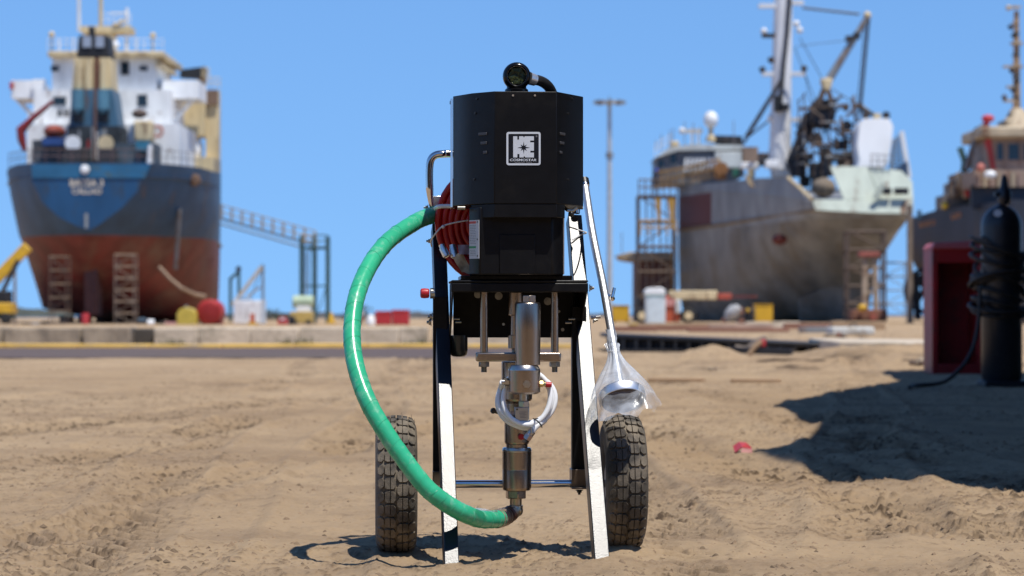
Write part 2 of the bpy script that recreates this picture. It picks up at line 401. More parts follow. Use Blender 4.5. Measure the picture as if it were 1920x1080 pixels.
def terrain(X, Y):
    z = .008*smooth01(.0, .15, X)*smooth01(7, 5.2, Y)
    near = smooth01(40, 24, Y)
    z = z+near*((fbm(X*.55+40, Y*.40, 4)-.5)*.05*smooth01(5, 9, Y)+(fbm(X*3.1, Y*2.2+5, 4)-.5)*.013+(fbm(X*14+3, Y*9, 4, gain=.6)-.5)*.014)
    # clods: ridged small lumps, thicker in patches and in the tyre tracks
    patch = smooth01(.46, .62, fbm(X*1.5+11, Y*.8+2, 3))
    track = np.zeros_like(X)
    for (xa, ya, xb, yb, w) in ((-.85, 4.3, -1.35, 13, .13), (-.42, 4.3, -.75, 14, .12), (-1.5, 5.0, -1.0, 16, .16), (.62, 4.3, 2.0, 14, .15), (1.0, 5.0, -.2, 18, .2), (.30, 4.9, .5, 15, .11), (-2.2, 9, -.2, 19, .22), (-3.0, 12, .4, 24, .3), (-1.2, 4.3, -.35, 10, .10), (1.4, 7, 1.0, 20, .2)):
        xc = xa+(xb-xa)*(Y-ya)/(yb-ya)
        d = np.abs(X-xc+.05*np.sin(Y*.9))/w
        lug = .5+.5*np.sin((Y*1.0+np.abs(X-xc)*1.6)*2*np.pi/.105)
        band = np.clip(1-d, 0, 1)**.6*smooth01(.35, .55, fbm(X*2+3, Y*1.1, 3))
        z = z-band*near*(.010+.020*lug*smooth01(16, 9, Y))+np.exp(-((d-1.15)/.22)**2)*near*.010*smooth01(.3,.5,fbm(X*3,Y*2,2))
        track = np.maximum(track, band*(.45+.55*lug))
    cl = .62*fbm(X*31+7, Y*23, 4, gain=.7)+.38*fbm(X*71+X*3, Y*57+9, 3)
    z = z+near*np.clip(cl-.56, 0, 1)*(.030*patch+.05*track+.008)
    rg = 1-np.abs(2*fbm(X*26+3, Y*17+1, 3, gain=.6)-1); rg2 = 1-np.abs(2*fbm(X*60+8, Y*38+4, 2)-1)
    crumb = np.clip(rg*.6+rg2*.4-.80, 0, 1)*5
    cz = smooth01(.40, .60, fbm(X*2.3+31, Y*1.3+8, 4))*(.35+.65*smooth01(7.5, 4.6, Y))
    z = z+near*crumb*cz*.0052
    damp_shade = np.clip(smooth01(.35, .8, crumb)*cz*.60+smooth01(.57, .66, cl)*(.40*patch+.95*track+.10)+.30*track, 0, 1)  # moist clods and tracks, with clod self-shadow put into the colour
    # mounds of dug sand on the right
    for (mx, my, sx, sy, h) in ((1.98, 25.0, .36, .8, .135), (3.35, 23.5, .75, 1.2, .155), (2.7, 21.8, .9, .8, .055), (4.5, 24.0, .8, 1.3, .13), (1.35, 25.5, .3, .7, .05), (3.9, 21.8, .5, .6, .07)):
        z = z+h*np.exp(-((X-mx)/sx)**2-((Y-my)/sy)**2)*(.55+.9*fbm(X*2.3+mx, Y*1.6, 4))
    mound = smooth01(19.0, 21.5, Y)*smooth01(27.5, 26, Y)*smooth01(.9, 2.2, X)
    z = z+mound*(fbm(X*5, Y*4, 4)-.5)*.06
    damp_shade = np.maximum(damp_shade, mound*smooth01(.5, .62, fbm(X*3+5, Y*2, 4))*1.0*smooth01(23.4, 22.0, Y))  # shade on the near side of the mounds, painted dark
    damp_shade = np.maximum(damp_shade, .45*smooth01(-2.6, -3.4, X-(-.17*(Y-16)))*smooth01(13.5, 16, Y)*smooth01(20, 17, Y)*smooth01(.4, .6, fbm(X*.9, Y*.5, 3)))  # darker patch at the far left of the sand
    rt = smooth01(60, 170, X/np.maximum(Y, 1)*F)
    z = z-.2*smooth01(38, 75, Y)*(1-rt)+rt*(.10*smooth01(38, 44, Y)*smooth01(80, 60, Y))
    for (bx_, by_, sx, sy, h) in ((-.23,4.88,.075,.085,.013),(.222,4.90,.075,.085,.012),(-.113,4.575,.035,.03,.010),(.17,4.595,.035,.03,.010)):
        z = z+h*np.exp(-((X-bx_)/sx)**2-((Y-by_)/sy)**2)*(.5+1.0*fbm(X*30, Y*30, 3))
    # keep the road strip flat
    flat = smooth01(26.0, 26.6, Y)*smooth01(38, 36.5, Y)
    z = z*(1-flat)+(-.006)*flat
    return z, damp_shade
def make_ground():
    ys = np.concatenate([np.linspace(-40, 1.0, 14), np.linspace(1.4, 4.12, 90), np.exp(np.linspace(math.log(4.15), math.log(30), 640)), np.exp(np.linspace(math.log(31), math.log(260), 60)), [330, 410]])
    sd = np.concatenate([np.exp(np.linspace(math.log(1.065), math.log(3.2), 150)), np.exp(np.linspace(math.log(3.6), math.log(60), 12))])
    t = np.concatenate([-sd[::-1], np.linspace(-1.06, 1.06, 560), sd])
    Tt, Yy = np.meshgrid(t, ys)
    X = Tt*(.2087*np.maximum(Yy, 3.5)); Z, D = terrain(X, Yy)
    wild = np.abs(Tt) > 3.3
    Z = np.where(wild, Z*0-.0-.2*smooth01(38, 75, Yy), Z)
    r, c = X.shape
    me = bpy.data.meshes.new('ground')
    co = np.stack([X, Yy, Z], -1).reshape(-1, 3)
    idx = np.arange(r*c).reshape(r, c)
    q = np.stack([idx[:-1,:-1], idx[:-1,1:], idx[1:,1:], idx[1:,:-1]], -1).reshape(-1, 4)
    me.vertices.add(len(co)); me.vertices.foreach_set('co', co.ravel())
    me.loops.add(q.size); me.loops.foreach_set('vertex_index', q.ravel())
    me.polygons.add(len(q)); me.polygons.foreach_set('loop_start', np.arange(0, q.size, 4)); me.polygons.foreach_set('loop_total', np.full(len(q), 4))
    me.update(calc_edges=True); me.validate()
    a = me.attributes.new('damp_shade', 'FLOAT', 'POINT'); a.data.foreach_set('value', D.ravel())
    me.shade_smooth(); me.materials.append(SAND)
    o = bpy.data.objects.new('ground', me); COL.objects.link(o); tag(o, 'dry brown sandy yard ground with tyre marks', None, None, 'structure')
make_ground()
def gz(x, y):
    z, _ = terrain(np.array([[float(x)]]), np.array([[float(y)]])); return float(z[0, 0])

# sea beyond the yard and the far shore
SEA = M('sea_water', (.03,.07,.12), .25, 0, .2, .02, .3, .4)
build('sea', MB().add([(-9000,400,-.75),(9000,400,-.75),(9000,16000,-.75),(-9000,16000,-.75)], [(0,1,2,3)]), SEA, kind='structure')
def ridge(name, x0, x1, Y, base, hs, mat):
    mb = MB(); n = 70; rows = []
    for j, (dy, k) in enumerate(((0, 0), (3, .7), (8, 1), (25, .8))):
        rows.append([Vector(((x0+(x1-x0)*i/n-960)/F*Y, Y+dy, base+k*(hs*(.55+.9*float(fbm(np.array([i*.31]), np.array([2.2+Y]), 3)[0]))))) for i in range(n+1)])
    mb.sheet(rows); return build(name, mb, mat, kind='structure')
ridge('breakwater', 380, 1180, 340, -.8, 1.35, M('breakwater_rock', (.07,.068,.066), .9, 0, .4, .3, .5, 2))
ridge('headland', -300, 140, 900, -1, 3.0, M('far_scrub', (.06,.07,.06), .9, 0, .4, .1))

# ---- loose clods and pebbles on the sand
def pebbles():
    mb = MB(); rs = random.Random(5); g = np.random.RandomState(8); n = 16000
    Y = 4.25*np.exp(g.rand(n)**1.2*1.35); X = (g.rand(n)*2-1)*.22*Y
    Zt, Dm = terrain(X[None, :], Y[None, :]); Zt = Zt[0]
    keep = (fbm(X*1.5+11, Y*.8+2, 3) > .36+.26*g.rand(n)) | (g.rand(n) < .08) | (Dm[0] > .5)
    for x, y, z in zip(X[keep], Y[keep], Zt[keep]):
        r = (.0014+.0060*rs.random()**4)*(1+.05*y)
        pts = []
        for k in range(5):
            a = k*math.pi/2.5+rs.random()*.7; pts.append((x+r*math.cos(a)*(1+.5*rs.random()), y+r*math.sin(a), z-r*.3))
        pts.append((x+r*.3*rs.random(), y+r*.2, z+r*(.4+.5*rs.random()))); pts.append((x-r*.3, y-r*.3*rs.random(), z+r*(.3+.4*rs.random())))
        mb.add(pts, [(0,1,5),(1,2,5),(2,6,5),(2,3,6),(3,4,6),(4,0,5,6)])
    return build('pebbles', mb, M('pebble_sand', (.21,.145,.088), .9, 0, .55, 9), kind='stuff', smooth=0)
pebbles()

# ------------------------------------------------------------------ road, kerb, low walls
def road():
    rows = []
    for j in range(13):
        t = j/12; Y = 26.2+7.6*t
        rows.append([Vector((x, Y+(.12*math.sin(x*1.3)+.1*math.sin(x*3.1+1) if j == 0 else 0), .004)) for x in np.linspace(-16, .55, 90)])
    build('road', MB().sheet(rows), ASPH, kind='structure')
road()
def kerb():
    r = root('kerb', (-4, 34.2, 0), 'worn yellow painted kerb along the far edge of the asphalt road', 'kerb'); r['kind'] = 'structure'; del r['category']
    x = -15.0; rs = random.Random(2)
    while x < .95:
        w = .98
        build('kerb_stone', MB().box((x, 33.9+rs.uniform(-.02,.02), -.05), (x+w, 34.4, .050+rs.uniform(0,.012))), KERBY, r, bevel=.015); x += w+.02
kerb()
def wall(name, label, mat, segs, Y, d, ztop, gap=.008):
    r = root(name, ((segs[0][0]-960)/F*Y, Y, 0), label, 'wall')
    for (a, b, dz) in segs:
        xa, xb = (a-960)/F*Y, (b-960)/F*Y
        build('concrete_block', MB().box((xa+gap, Y+random.uniform(-.02,.02), -.06), (xb-gap, Y+d, ztop+dz)), mat, r, bevel=.02)
    return r
wall('low_wall', 'low grey weathered concrete block wall in front of the blue ship', CONCO, [(-420,-190,.0),(-190,5,.01),(5,152,.0),(154,246,.012)], 35.2, .6, .27)
wall('low_wall', 'long pale concrete wall behind the green hose', CONC, [(288,372,.0),(372,470,.008),(470,560,.0),(560,655,.006),(655,748,.0),(748,800,.004),(812,960,.0),(960,1085,.006)], 35.4, .7, .272, .002)
build('wall_pillar', MB().bx(247, 616, 286, 652, 35.5, .5), M('dark_concrete', (.07,.06,.05), .85, 0, .4, 2), None, bevel=.02, label='dark stub between the grey and the pale concrete wall', cat='pillar', origin=P(266,652,35.5))  # dark block filling the gap between the two walls

# ------------------------------------------------------------------ generic background helpers
def thing(name, label, cat, anchor, parts, group=None):
    r = root(name, anchor, label, cat, group)
    for p in parts:
        o = build(p[0], p[1], p[2], r, **(p[3] if len(p) > 3 else {}))
    return r
def window(par, x0, y0, x1, y1, Y, mat=None):
    f = MB(); w = 1.6
    f.bx(x0-w, y0-w, x1+w, y0, Y-.06, .16).bx(x0-w, y1, x1+w, y1+w, Y-.06, .16).bx(x0-w, y0, x0, y1, Y-.06, .16).bx(x1, y0, x1+w, y1, Y-.06, .16)
    o = build('window', f, mat or GREYSTEEL, par)
    build('pane', MB().bx(x0, y0, x1, y1, Y-.02, .05), WINGLASS, o)
    return o
def rail(par, pts, h, Y=None, n=6, mat=None, r=.03, name='railing'):
    """handrail along world points"""
    mb = MB()
    for a, b in zip(pts[:-1], pts[1:]):
        a, b = Vector(a), Vector(b)
        for k in (1.0, .55): mb.cyl(a+Vector((0,0,h*k)), b+Vector((0,0,h*k)), r, n=5)
        for i in range(n+1):
            q = a+(b-a)*i/n; mb.cyl(q, q+Vector((0,0,h)), r, n=5)
    return build(name, mb, mat or WHITE, par)
def loft(stations, cap0=True, cap1=True):
    mb = MB(); rows = [[P(x, y, Y) for x, y in pts] for Y, pts in stations]
    mb.sheet(rows); n = len(rows[0]); m = len(rows)
    if cap1: mb.f.append(tuple((m-1)*n+k for k in range(n)))
    return mb
def scaffold(name, label, x0, y0, x1, y1, Y, d, lifts, mat, cat='scaffold', group=None, planks=True, r=.035, brace=True):
    g = root(name, P((x0+x1)/2, y1, Y), label, cat, group)
    a = P(x0, y1, Y); b = P(x1, y0, Y); n = lifts
    for (sx, sy) in ((a.x, Y), (b.x, Y), (a.x, Y+d), (b.x, Y+d)):
        build('upright', MB().cyl((sx, sy, a.z), (sx, sy, b.z), r, n=6), mat, g)
    for i in range(n+1):
        z = a.z+(b.z-a.z)*i/n
        z = max(z, a.z+.1)
        for (p, q) in (((a.x,Y),(b.x,Y)), ((a.x,Y+d),(b.x,Y+d)), ((a.x,Y),(a.x,Y+d)), ((b.x,Y),(b.x,Y+d))):
            build('ledger', MB().cyl((p[0],p[1],z), (q[0],q[1],z), r*.9, n=6), mat, g)
        if planks and 0 < i: build('plank', MB().box((a.x-.05, Y+.05, z+.03), (b.x+.05, Y+d-.05, z+.08)), TANWOOD, g)
        if i < n and brace:
            z2 = a.z+(b.z-a.z)*(i+1)/n
            s = (a.x, b.x) if i % 2 else (b.x, a.x)
            build('brace', MB().cyl((s[0],Y,z), (s[1],Y,z2), r*.7, n=6), mat, g)
    return g

# ------------------------------------------------------------------ blue ship (stern towards us)
def blue_ship():
    R = root('cargo_ship', P(212, 606, 168), 'blue and red hulled cargo ship seen from astern, white bridge and yellow funnel', 'ship')
    st = [
     (160,[(58,306),(60,340),(80,380),(112,408),(145,424),(160,430),(166,431),(172,430),(192,417),(228,390),(256,360),(270,335),(284,306)]),
     (161.5,[(34,308),(38,345),(54,392),(78,425),(110,450),(140,468),(166,474),(194,466),(226,444),(262,416),(298,384),(318,346),(330,309)]),
     (164,[(16,314),(21,352),(36,404),(50,446),(78,482),(120,515),(166,532),(216,516),(262,486),(304,452),(344,406),(364,352),(376,314)]),
     (168,[(12,322),(20,370),(35,440),(46,468),(60,512),(92,562),(180,592),(272,566),(332,525),(374,470),(392,420),(399,370),(402,322)]),
     (172,[(22,326),(28,372),(38,440),(47,470),(64,524),(84,572),(205,604),(352,590),(388,540),(400,480),(406,420),(408,370),(410,324)]),
     (177,[(40,328),(44,380),(50,440),(56,480),(68,530),(80,578),(215,604),(398,600),(410,560),(412,500),(413,440),(414,380),(414,324)]),
     (188,[(62,332),(64,380),(66,440),(68,480),(74,530),(88,578),(230,603),(392,600),(408,560),(411,500),(412,440),(412,380),(412,328)]),
     (200,[(150,338),(150,385),(155,440),(160,480),(170,530),(190,575),(270,600),(350,598),(372,560),(384,500),(390,440),(394,385),(396,332)]),
     (209,[(300,330),(300,385),(302,440),(304,480),(306,530),(308,575),(312,600),(316,598),(318,560),(320,500),(322,440),(324,385),(326,330)])]
    hm = hull_mat('blue_ship_hull_paint', (.030,.078,.145), (.150,.026,.020), 5.62, low=(.175,.090,.062))
    build('hull', loft(st), hm, R, smooth=50)
    # deck plate inside the bulwark, transom plate of brighter blue
    dk = MB()
    L = [P(*s[1][0], s[0])-Vector((0,0,.9)) for s in st]; Rr = [P(*s[1][-1], s[0])-Vector((0,0,.9)) for s in st]
    dk.sheet([L, Rr]); build('deck', dk, GREYSTEEL, R)
    tp = [Vector((P(x,y,160).x, 159.93, P(x,y,160).z)) for x, y in st[0][1]]
    TB = M('transom_blue', (.010,.066,.165), .45, 0, .25, .5, dirt=(.03,.05,.08), dscale=1.1, damt=.4, stretch=(1,1,.35))
    build('transom', MB().prism(tp, (0,.09,0)), TB, R)
    build('rubbing_band', MB().prism([Vector((P(x,y,160).x,159.86,P(x,y,160).z)) for x,y in ((59,308),(283,308),(272,334),(60.5,334))], (0,.06,0)), M('band_blue', (.018,.115,.235), .45, 0, .2, .6, dirt=(.06,.11,.13), dscale=1.2, damt=.35), R)
    build('fairlead', MB().lathe([(.22,0),(.3,.05),(.3,.14),(.2,.2)], Vector((P(160,318,160).x,159.84,P(160,318,160).z)), (0,-1,0), 12), WHITE, R)
    text('lettering', 'BAYSA 3', WHTLET, R, Vector((P(131,350,160).x, 159.9, P(131,350,160).z)), (1,0,0), (0,0,1), width=P(194,0,160).x-P(131,0,160).x, height=.50, bold=.03)
    text('lettering', 'CALLAO', WHTLET, R, Vector((P(135,364,160).x, 159.9, P(135,364,160).z)), (1,0,0), (0,0,1), width=P(191,0,160).x-P(135,0,160).x, height=.38, bold=.03)
    build('draught_marks', MB().prism([Vector((P(x,y,160).x,159.9,P(x,y,160).z)) for x,y in ((159,400),(165,400),(165,428),(159,428))], (0,.03,0)), M('faded_mark', (.25,.27,.28)), R)
    build('rudder', MB().bx(158, 480, 182, 592, 163, 2.0), M('rudder_red', (.09,.03,.025), .6, 0, .3, 1), R, bevel=.1)
    # accommodation
    Y = 172
    build('deckhouse', MB().bx(62, 168, 318, 300, Y, 11), WHITE, R)
    build('deckhouse', MB().bx(50, 232, 336, 322, Y-1.5, 12), WHITE, R)
    build('bridge', MB().bx(97, 104, 291, 168, Y+1, 8), WHITE, R)
    build('roof', MB().bx(88, 95, 306, 106, Y+.2, 10), CREAM, R, bevel=.08)
    build('roof_fairing', MB().prism([P(291,106,Y+.5),P(307,122,Y+.5),P(291,120,Y+.5)], (0,8,0)), CREAM, R)
    for (a, b, c) in ((20, 68, 1), (302, 372, -1)):
        build('bridge_wing', MB().bx(a, 150, b, 184, Y+2, 4.5), WHITE, R)
    build('wing_bulwark', MB().bx(60, 148, 84, 168, Y+1.6, .3), WHITE, R)
    for (p, q) in (((30,184),(62,218)), ((362,186),(318,236))):
        build('wing_strut', MB().cyl(P(*p,Y+3), P(*q,Y+3), .16, n=8), WHITE, R)
    build('sidelight', MB().bx(17, 154, 24, 166, Y+1.8, .5), REDPAINT, R)
    window(R, 227, 116, 240, 139, Y+1); window(R, 262, 124, 275, 131, Y+1); window(R, 96, 124, 108, 132, Y+1)
    window(R, 258, 178, 274, 198, Y); window(R, 100, 182, 122, 196, Y); window(R, 84, 244, 96, 260, Y-1.5, WHITE)
    for x in (108, 120): window(R, x, 205, x+7, 216, Y)
    build('door', MB().bx(228, 244, 238, 280, Y-1.56, .06), GREYSTEEL, R)
    # deck edge rails
    rail(R, [P(52, 232, Y-1.4), P(132, 232, Y-1.4)], .9, n=6); rail(R, [P(226, 232, Y-1.4), P(334, 232, Y-1.4)], .9, n=8)
    rail(R, [P(88, 95, Y+.4), P(306, 95, Y+.4)], .85, n=12, r=.025)
    # poop deck front: dark openings and blue bulkhead structure behind the stern rail
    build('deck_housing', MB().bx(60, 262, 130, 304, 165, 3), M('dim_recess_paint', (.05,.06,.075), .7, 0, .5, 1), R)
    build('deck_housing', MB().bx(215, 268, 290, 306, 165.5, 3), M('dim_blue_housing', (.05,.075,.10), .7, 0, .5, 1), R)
    build('blue_crate', MB().bx(78, 258, 118, 272, 164, 1.2), M('crate_blue', (.02,.06,.20), .5, 0, .2, 2), R)
    build('hatch', MB().bx(254, 264, 278, 282, 164.5, 1), M('hatch_teal', (.03,.16,.25), .5, 0, .2, 2), R)
    rail(R, [P(60,307,160.2), P(284,307,160.2)], .95, n=9, mat=M('rail_dark_red', (.14,.09,.09)), r=.025)
    rail(R, [P(16,314,164), P(58,307,160.4)], .95, n=5, mat=GREYSTEEL); rail(R, [P(286,307,160.4), P(376,314,164)], .95, n=7, mat=GREYSTEEL)
    rail(R, [P(402,324,169), P(413,326,178)], .95, n=4, mat=GREYSTEEL)
    # funnel: dark legs, blue middle, yellow casing, black top with openings
    Yf = 167
    def frus(x0, x1, y0, x2, x3, y1, Y0, d):
        return MB().hexa([P(x2,y1,Y0), P(x3,y1,Y0), P(x3,y1,Y0)+Vector((0,d,0)), P(x2,y1,Y0)+Vector((0,d,0))], [P(x0,y0,Y0), P(x1,y0,Y0), P(x1,y0,Y0)+Vector((0,d,0)), P(x0,y0,Y0)+Vector((0,d,0))])
    fr = build('funnel', frus(139, 206, 108, 134, 210, 167, Yf, 2.6), BEIGE, R, bevel=.06)
    for x in (150, 166, 195): build('exhaust_rib', MB().bar(P(x, 108, Yf-.1), P(x-1, 167, Yf-.1), .42, .22), BEIGE, fr)
    build('rust_streak', MB().bar(P(181, 108, Yf-.05), P(180, 168, Yf-.05), .33, .12), M('funnel_rust', (.13,.055,.03), .8, 0, .3, 1.5), fr)
    b = build('funnel_top', frus(147, 200, 66, 143, 204, 106, Yf+.1, 2.4), SOOT, R)
    for x in (154, 178): build('opening', MB().bx(x, 67, x+16, 88, Yf-.02, .1), M('opening_pale', (.30,.36,.46), .6), b)
    build('smoke_pipe', MB().cyl(P(173,80,Yf+1), P(171,50,Yf+1), .22, n=10), SOOT, b)
    build('funnel_base', frus(134, 211, 167, 128, 222, 238, Yf-.2, 3), TEAL, R, bevel=.05)
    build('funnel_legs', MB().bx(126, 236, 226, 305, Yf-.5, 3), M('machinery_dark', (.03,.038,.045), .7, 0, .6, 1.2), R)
    for x in (145, 192):
        build('ventilator', MB().cyl(P(x, 168, Yf-.5), P(x, 205, Yf-.5), .46, n=12).ball(P(x,205,Yf-.6), .3), M('vent_blue', (.08,.20,.28), .45, 0, .2, 1), R)
        build('intake', MB().bx(x-10, 206, x+10, 228, Yf-.55, .4), SOOT, R)
    for x, c in ((136, WHITE), (198, CREAM)):
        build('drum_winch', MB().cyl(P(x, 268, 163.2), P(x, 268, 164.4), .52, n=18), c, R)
        build('winch_bed', MB().bx(x-15, 278, x+15, 306, 163, 1.6), M('winch_dark_paint', (.03,.03,.035), .7), R)  # winch bed in one dark paint
    rs = random.Random(11)
    for i in range(9):
        x = 130+rs.random()*96; build('pipe', MB().cyl(P(x, 236+rs.random()*18, 165.4), P(x+rs.uniform(-8,8), 300, 165.2), .05+.05*rs.random(), n=6), rs.choice([GREYSTEEL, TEAL, DARKSTEEL, WHITE]), R)
    build('stern_pole', MB().cyl(P(178, 165, 164), P(177, 304, 164), .11, n=8), M('pole_rust', (.12,.07,.055), .7), R)
    build('flag', MB().sheet([[P(162+6*k/5, 262+3*math.sin(k)+j*7, 162.5+.15*math.sin(k*1.3+j)) for k in range(6)] for j in range(3)]), REDPAINT, R)
    # masts on the monkey island
    build('mast_platform', MB().bx(150, 48, 244, 60, Y+3, 2.2), BEIGE, R)
    build('mast_table', MB().bx(196, 58, 212, 100, Y+3.2, 1.5), BEIGE, R)
    for x, y0, y1, r, m in ((147,-22,58,.13,WHITE), (188,-60,50,.15,BEIGE), (237,14,96,.12,WHITE), (96,68,98,.07,GREYSTEEL), (286,72,98,.08,GREYSTEEL), (111,72,96,.05,WHITE), (256,70,96,.05,WHITE), (136,70,96,.05,WHITE)):
        build('mast', MB().cyl(P(x, y1, Y+3.4), P(x, y0, Y+3.4), r, n=8), m, R)
    for x, y in ((96,64), (286,66)): build('lamp', MB().ball(P(x, y, Y+3.4), .22), CREAM, R)
    build('radome', MB().ball(P(216, 84, Y+2), (.26,.26,.3)), WHITE, R)
    build('radar_bar', MB().bx(205, 22, 234, 25, Y+3.4, .15), WHITE, R)
    rail(R, [P(192, 48, Y+3.2), P(244, 48, Y+3.2)], .9, n=5, mat=WHITE, r=.025)
    for x, y in ((222,44),(228,40),(214,46)): build('lamp', MB().ball(P(x, y, Y+3), .16), CREAM, R)
    # davits, lifeboat, tanks, life ring
    build('davit', MB().tube([P(98,190,168), P(60,222,168), P(38,244,168), P(40,262,168), P(46,284,168)], [.14,.2,.34,.3,.14], 8), M('davit_red', (.22,.02,.02), .5), R)
    build('lifeboat', MB().ball(P(102, 247, 166.5), (.72, 1.6, .46)), M('lifeboat_orange', (.26,.06,.035), .5, 0, .2, 2), R)
    build('water_tank', MB().bx(250, 226, 284, 264, 167, 1.6), CREAM, R, bevel=.12)
    build('equipment', MB().ball(P(261, 213, 170), (.55,.5,.32)), M('brown_tarp', (.12,.085,.07), .8), R)
    ring = [P(295+9*math.cos(a), 246+10*math.sin(a), 170) for a in [i*math.pi/8 for i in range(16)]]
    build('life_ring', MB().tube(ring, .08, 6, closed=True), M('ring_orange', (.45,.12,.06), .5), R)
    build('cowl', MB().cyl(P(281, 314, 161), P(281, 272, 161), .26, .14, n=10).ball(P(281, 314, 161), .34), WHITE, R)
    # deck crane on the starboard side
    Yc = 180
    build('crane_pedestal', MB().bx(385, 168, 409, 340, Yc, 1.4), BEIGE, R, bevel=.06)
    build('crane_house', MB().bx(344, 184, 384, 256, Yc-.6, 2.2), BEIGE, R, bevel=.08)
    build('crane_house', MB().bx(350, 262, 376, 296, Yc-.4, 1.6), WHITE, R, bevel=.3)
    build('crane_base', MB().bx(340, 294, 400, 322, Yc-1, 3), BEIGE, R)
    build('crane_platform', MB().bx(384, 168, 408, 196, Yc-.3, .3), M('soft_rust_brown', (.20,.13,.09), .8), R)
    build('crane_jib', MB().prism([P(338,130,Yc), P(384,124,Yc), P(386,134,Yc), P(372,146,Yc), P(336,144,Yc)], (0,1.2,0)), SOOT, R)
    build('crane_head', MB().bx(370, 140, 384, 186, Yc+.2, .8), M('head_brown', (.22,.12,.07), .7), R)
    rail(R, [P(378,150,Yc), P(392,150,Yc)], .9, n=3, mat=CREAM); rail(R, [P(386,168,Yc), P(412,168,Yc)], .9, n=3, mat=CREAM)
    build('fender_strip', MB().tube([P(384,440,172.2), P(402,448,174), P(414,462,177)], .12, 6), GREYSTEEL, R)
    build('tyre_fender', MB().lathe([(.3,0),(.42,.1),(.3,.22)], P(365,338,163.6), (0,-1,0), 14), M('fender_rust', (.15,.09,.06), .8), R)
    build('discharge_pipe', MB().cyl(P(337, 392, 163.2), P(329, 504, 164.6), .14, n=8), GREYSTEEL, R)
blue_ship()

scaffold('scaffold', 'narrow dark scaffold tower under the port quarter of the blue ship', 93, 482, 124, 610, 157, 1.4, 5, SCAFFD, group='scaffold towers under the blue ship')
scaffold('scaffold', 'pale scaffold tower under the middle of the blue stern', 215, 478, 251, 610, 156, 1.4, 6, SCAFF, group='scaffold towers under the blue ship')
def keelblocks():
    for i in range(8):
        x = 120+i*34
        thing('keel_block', ['dark timber keel block under the red bottom, %s' % w for w in ('outermost on the crane side', 'second from the crane side', 'third from the crane side', 'behind the dark scaffold side', 'beside the pale scaffold', 'beyond the pale scaffold', 'in front of the yellow tank', 'behind the red drum')][i], 'block', P(x, 609, 170+i*.8),
            [('timber', MB().bx(x-9, 592, x+9, 609, 170+i*.8, 2.2), SCAFFD)], 'keel blocks under the blue ship')
keelblocks()
def rope_end():
    pts = [P(298,500,160), P(318,522,160), P(340,540,160), P(365,552,161), P(384,556,163)]
    o = build('mooring_rope', MB().tube(pts, .13, 6), M('tan_rope', (.34,.24,.16), .8), None, label='tan rope sagging across the red bottom of the blue ship', cat='rope', origin=pts[0])
rope_end()

# ------------------------------------------------------------------ yard objects on the far left and centre
def drum_tank():
    Y = 152; r = root('red_tank', P(392, 611, Y), 'round red tank end lying beside the yellow box under the blue ship', 'tank')
    build('drum', MB().lathe([(.0,-.12),(.62,-.06),(.74,0),(.78,.1),(.78,2.2),(.7,2.4)], P(392,585,Y), (0,1,0), 28), REDPAINT, r)
    for i in range(-3, 4): build('slat', MB().bx(392+i*6-1.2, 566+abs(i)*2, 392+i*6+1.2, 604-abs(i)*2, Y-.16, .05), M('slat_dark_red', (.26,.015,.015), .5), r)
    build('cradle', MB().bx(376, 598, 414, 611, Y+.3, 1.6), M('cradle_red', (.20,.02,.02), .6), r)
drum_tank()
def yellow_tank():
    Y = 151; r = root('yellow_tank', P(349, 615, Y), 'yellow box tank with sloped shoulders left of the round red tank', 'tank')
    build('shell', MB().prism([P(331,615,Y),P(367,615,Y),P(367,588,Y),P(360,579,Y),P(350,576,Y),P(338,579,Y),P(331,588,Y)], (0,1.4,0)), M('pale_yellow_tank', (.50,.38,.06), .5, 0, .15, 2, dirt=(.3,.22,.1), dscale=3, damt=.35), r, bevel=.05)
    build('filler_cap', MB().cyl(P(349,577,Y+.6), P(349,572,Y+.6), .12, n=10), GREYSTEEL, r)
yellow_tank()
thing('red_barrel', 'small upright red barrel on the yard in front of the red bottom', 'barrel', P(160, 612, 152), [('drum', MB().lathe([(.22,0),(.24,.03),(.235,.25),(.25,.27),(.235,.29),(.235,.52),(.25,.54),(.235,.56),(.24,.8),(.2,.81)], P(160,612,152), (0,0,1), 14), REDBIN), ('lid', MB().lathe([(.2,.812),(.2,.83)], P(160,612,152), (0,0,1), 14), REDPAINT)])
def yellow_crane():
    Y = 145; r = root('mobile_crane', P(10, 606, Y), 'yellow crane arm and cab at the edge beside the blue ship', 'crane')
    build('boom', MB().bar(P(-30, 548, Y), P(52, 462, Y), .62, .5), YELLOW, r, bevel=.04)
    build('ram', MB().cyl(P(2, 552, Y-.4), P(34, 488, Y-.4), .14, n=10), DARKSTEEL, r)
    build('counterweight', MB().bx(-70, 568, 20, 588, Y-.8, 2), YELLOW, r, bevel=.06)
    build('engine', MB().bx(-60, 545, 12, 570, Y-.6, 1.8), SOOT, r, bevel=.06)
    build('chassis', MB().bx(-80, 588, 16, 598, Y-.6, 2), M('chassis_green', (.02,.08,.04)), r)
    for x in (-55, -15, 10): build('wheel', MB().lathe([(.2,0),(.3,.02),(.34,.1),(.34,.3),(.3,.38)], P(x, 597, Y-.9), (0,1,0), 16), TYRE, r)
yellow_crane()
def simple_pole(name, label, cat, x, y0, y1, Y, r, mat, base=.18):
    t = root(name, P(x, y1, Y), label, cat)
    build('shaft', MB().cyl(P(x, y1, Y), P(x, y0, Y), r, r*.85, n=10), mat, t)
    build('base_plate', MB().box(P(x,y1,Y)-Vector((base,base,0)), P(x,y1,Y)+Vector((base,base,.06))), mat, t)
    return t
simple_pole('pole', 'rusty tan pole standing left of the blue ship', 'pole', 28, 484, 612, 150, .10, SCAFF)
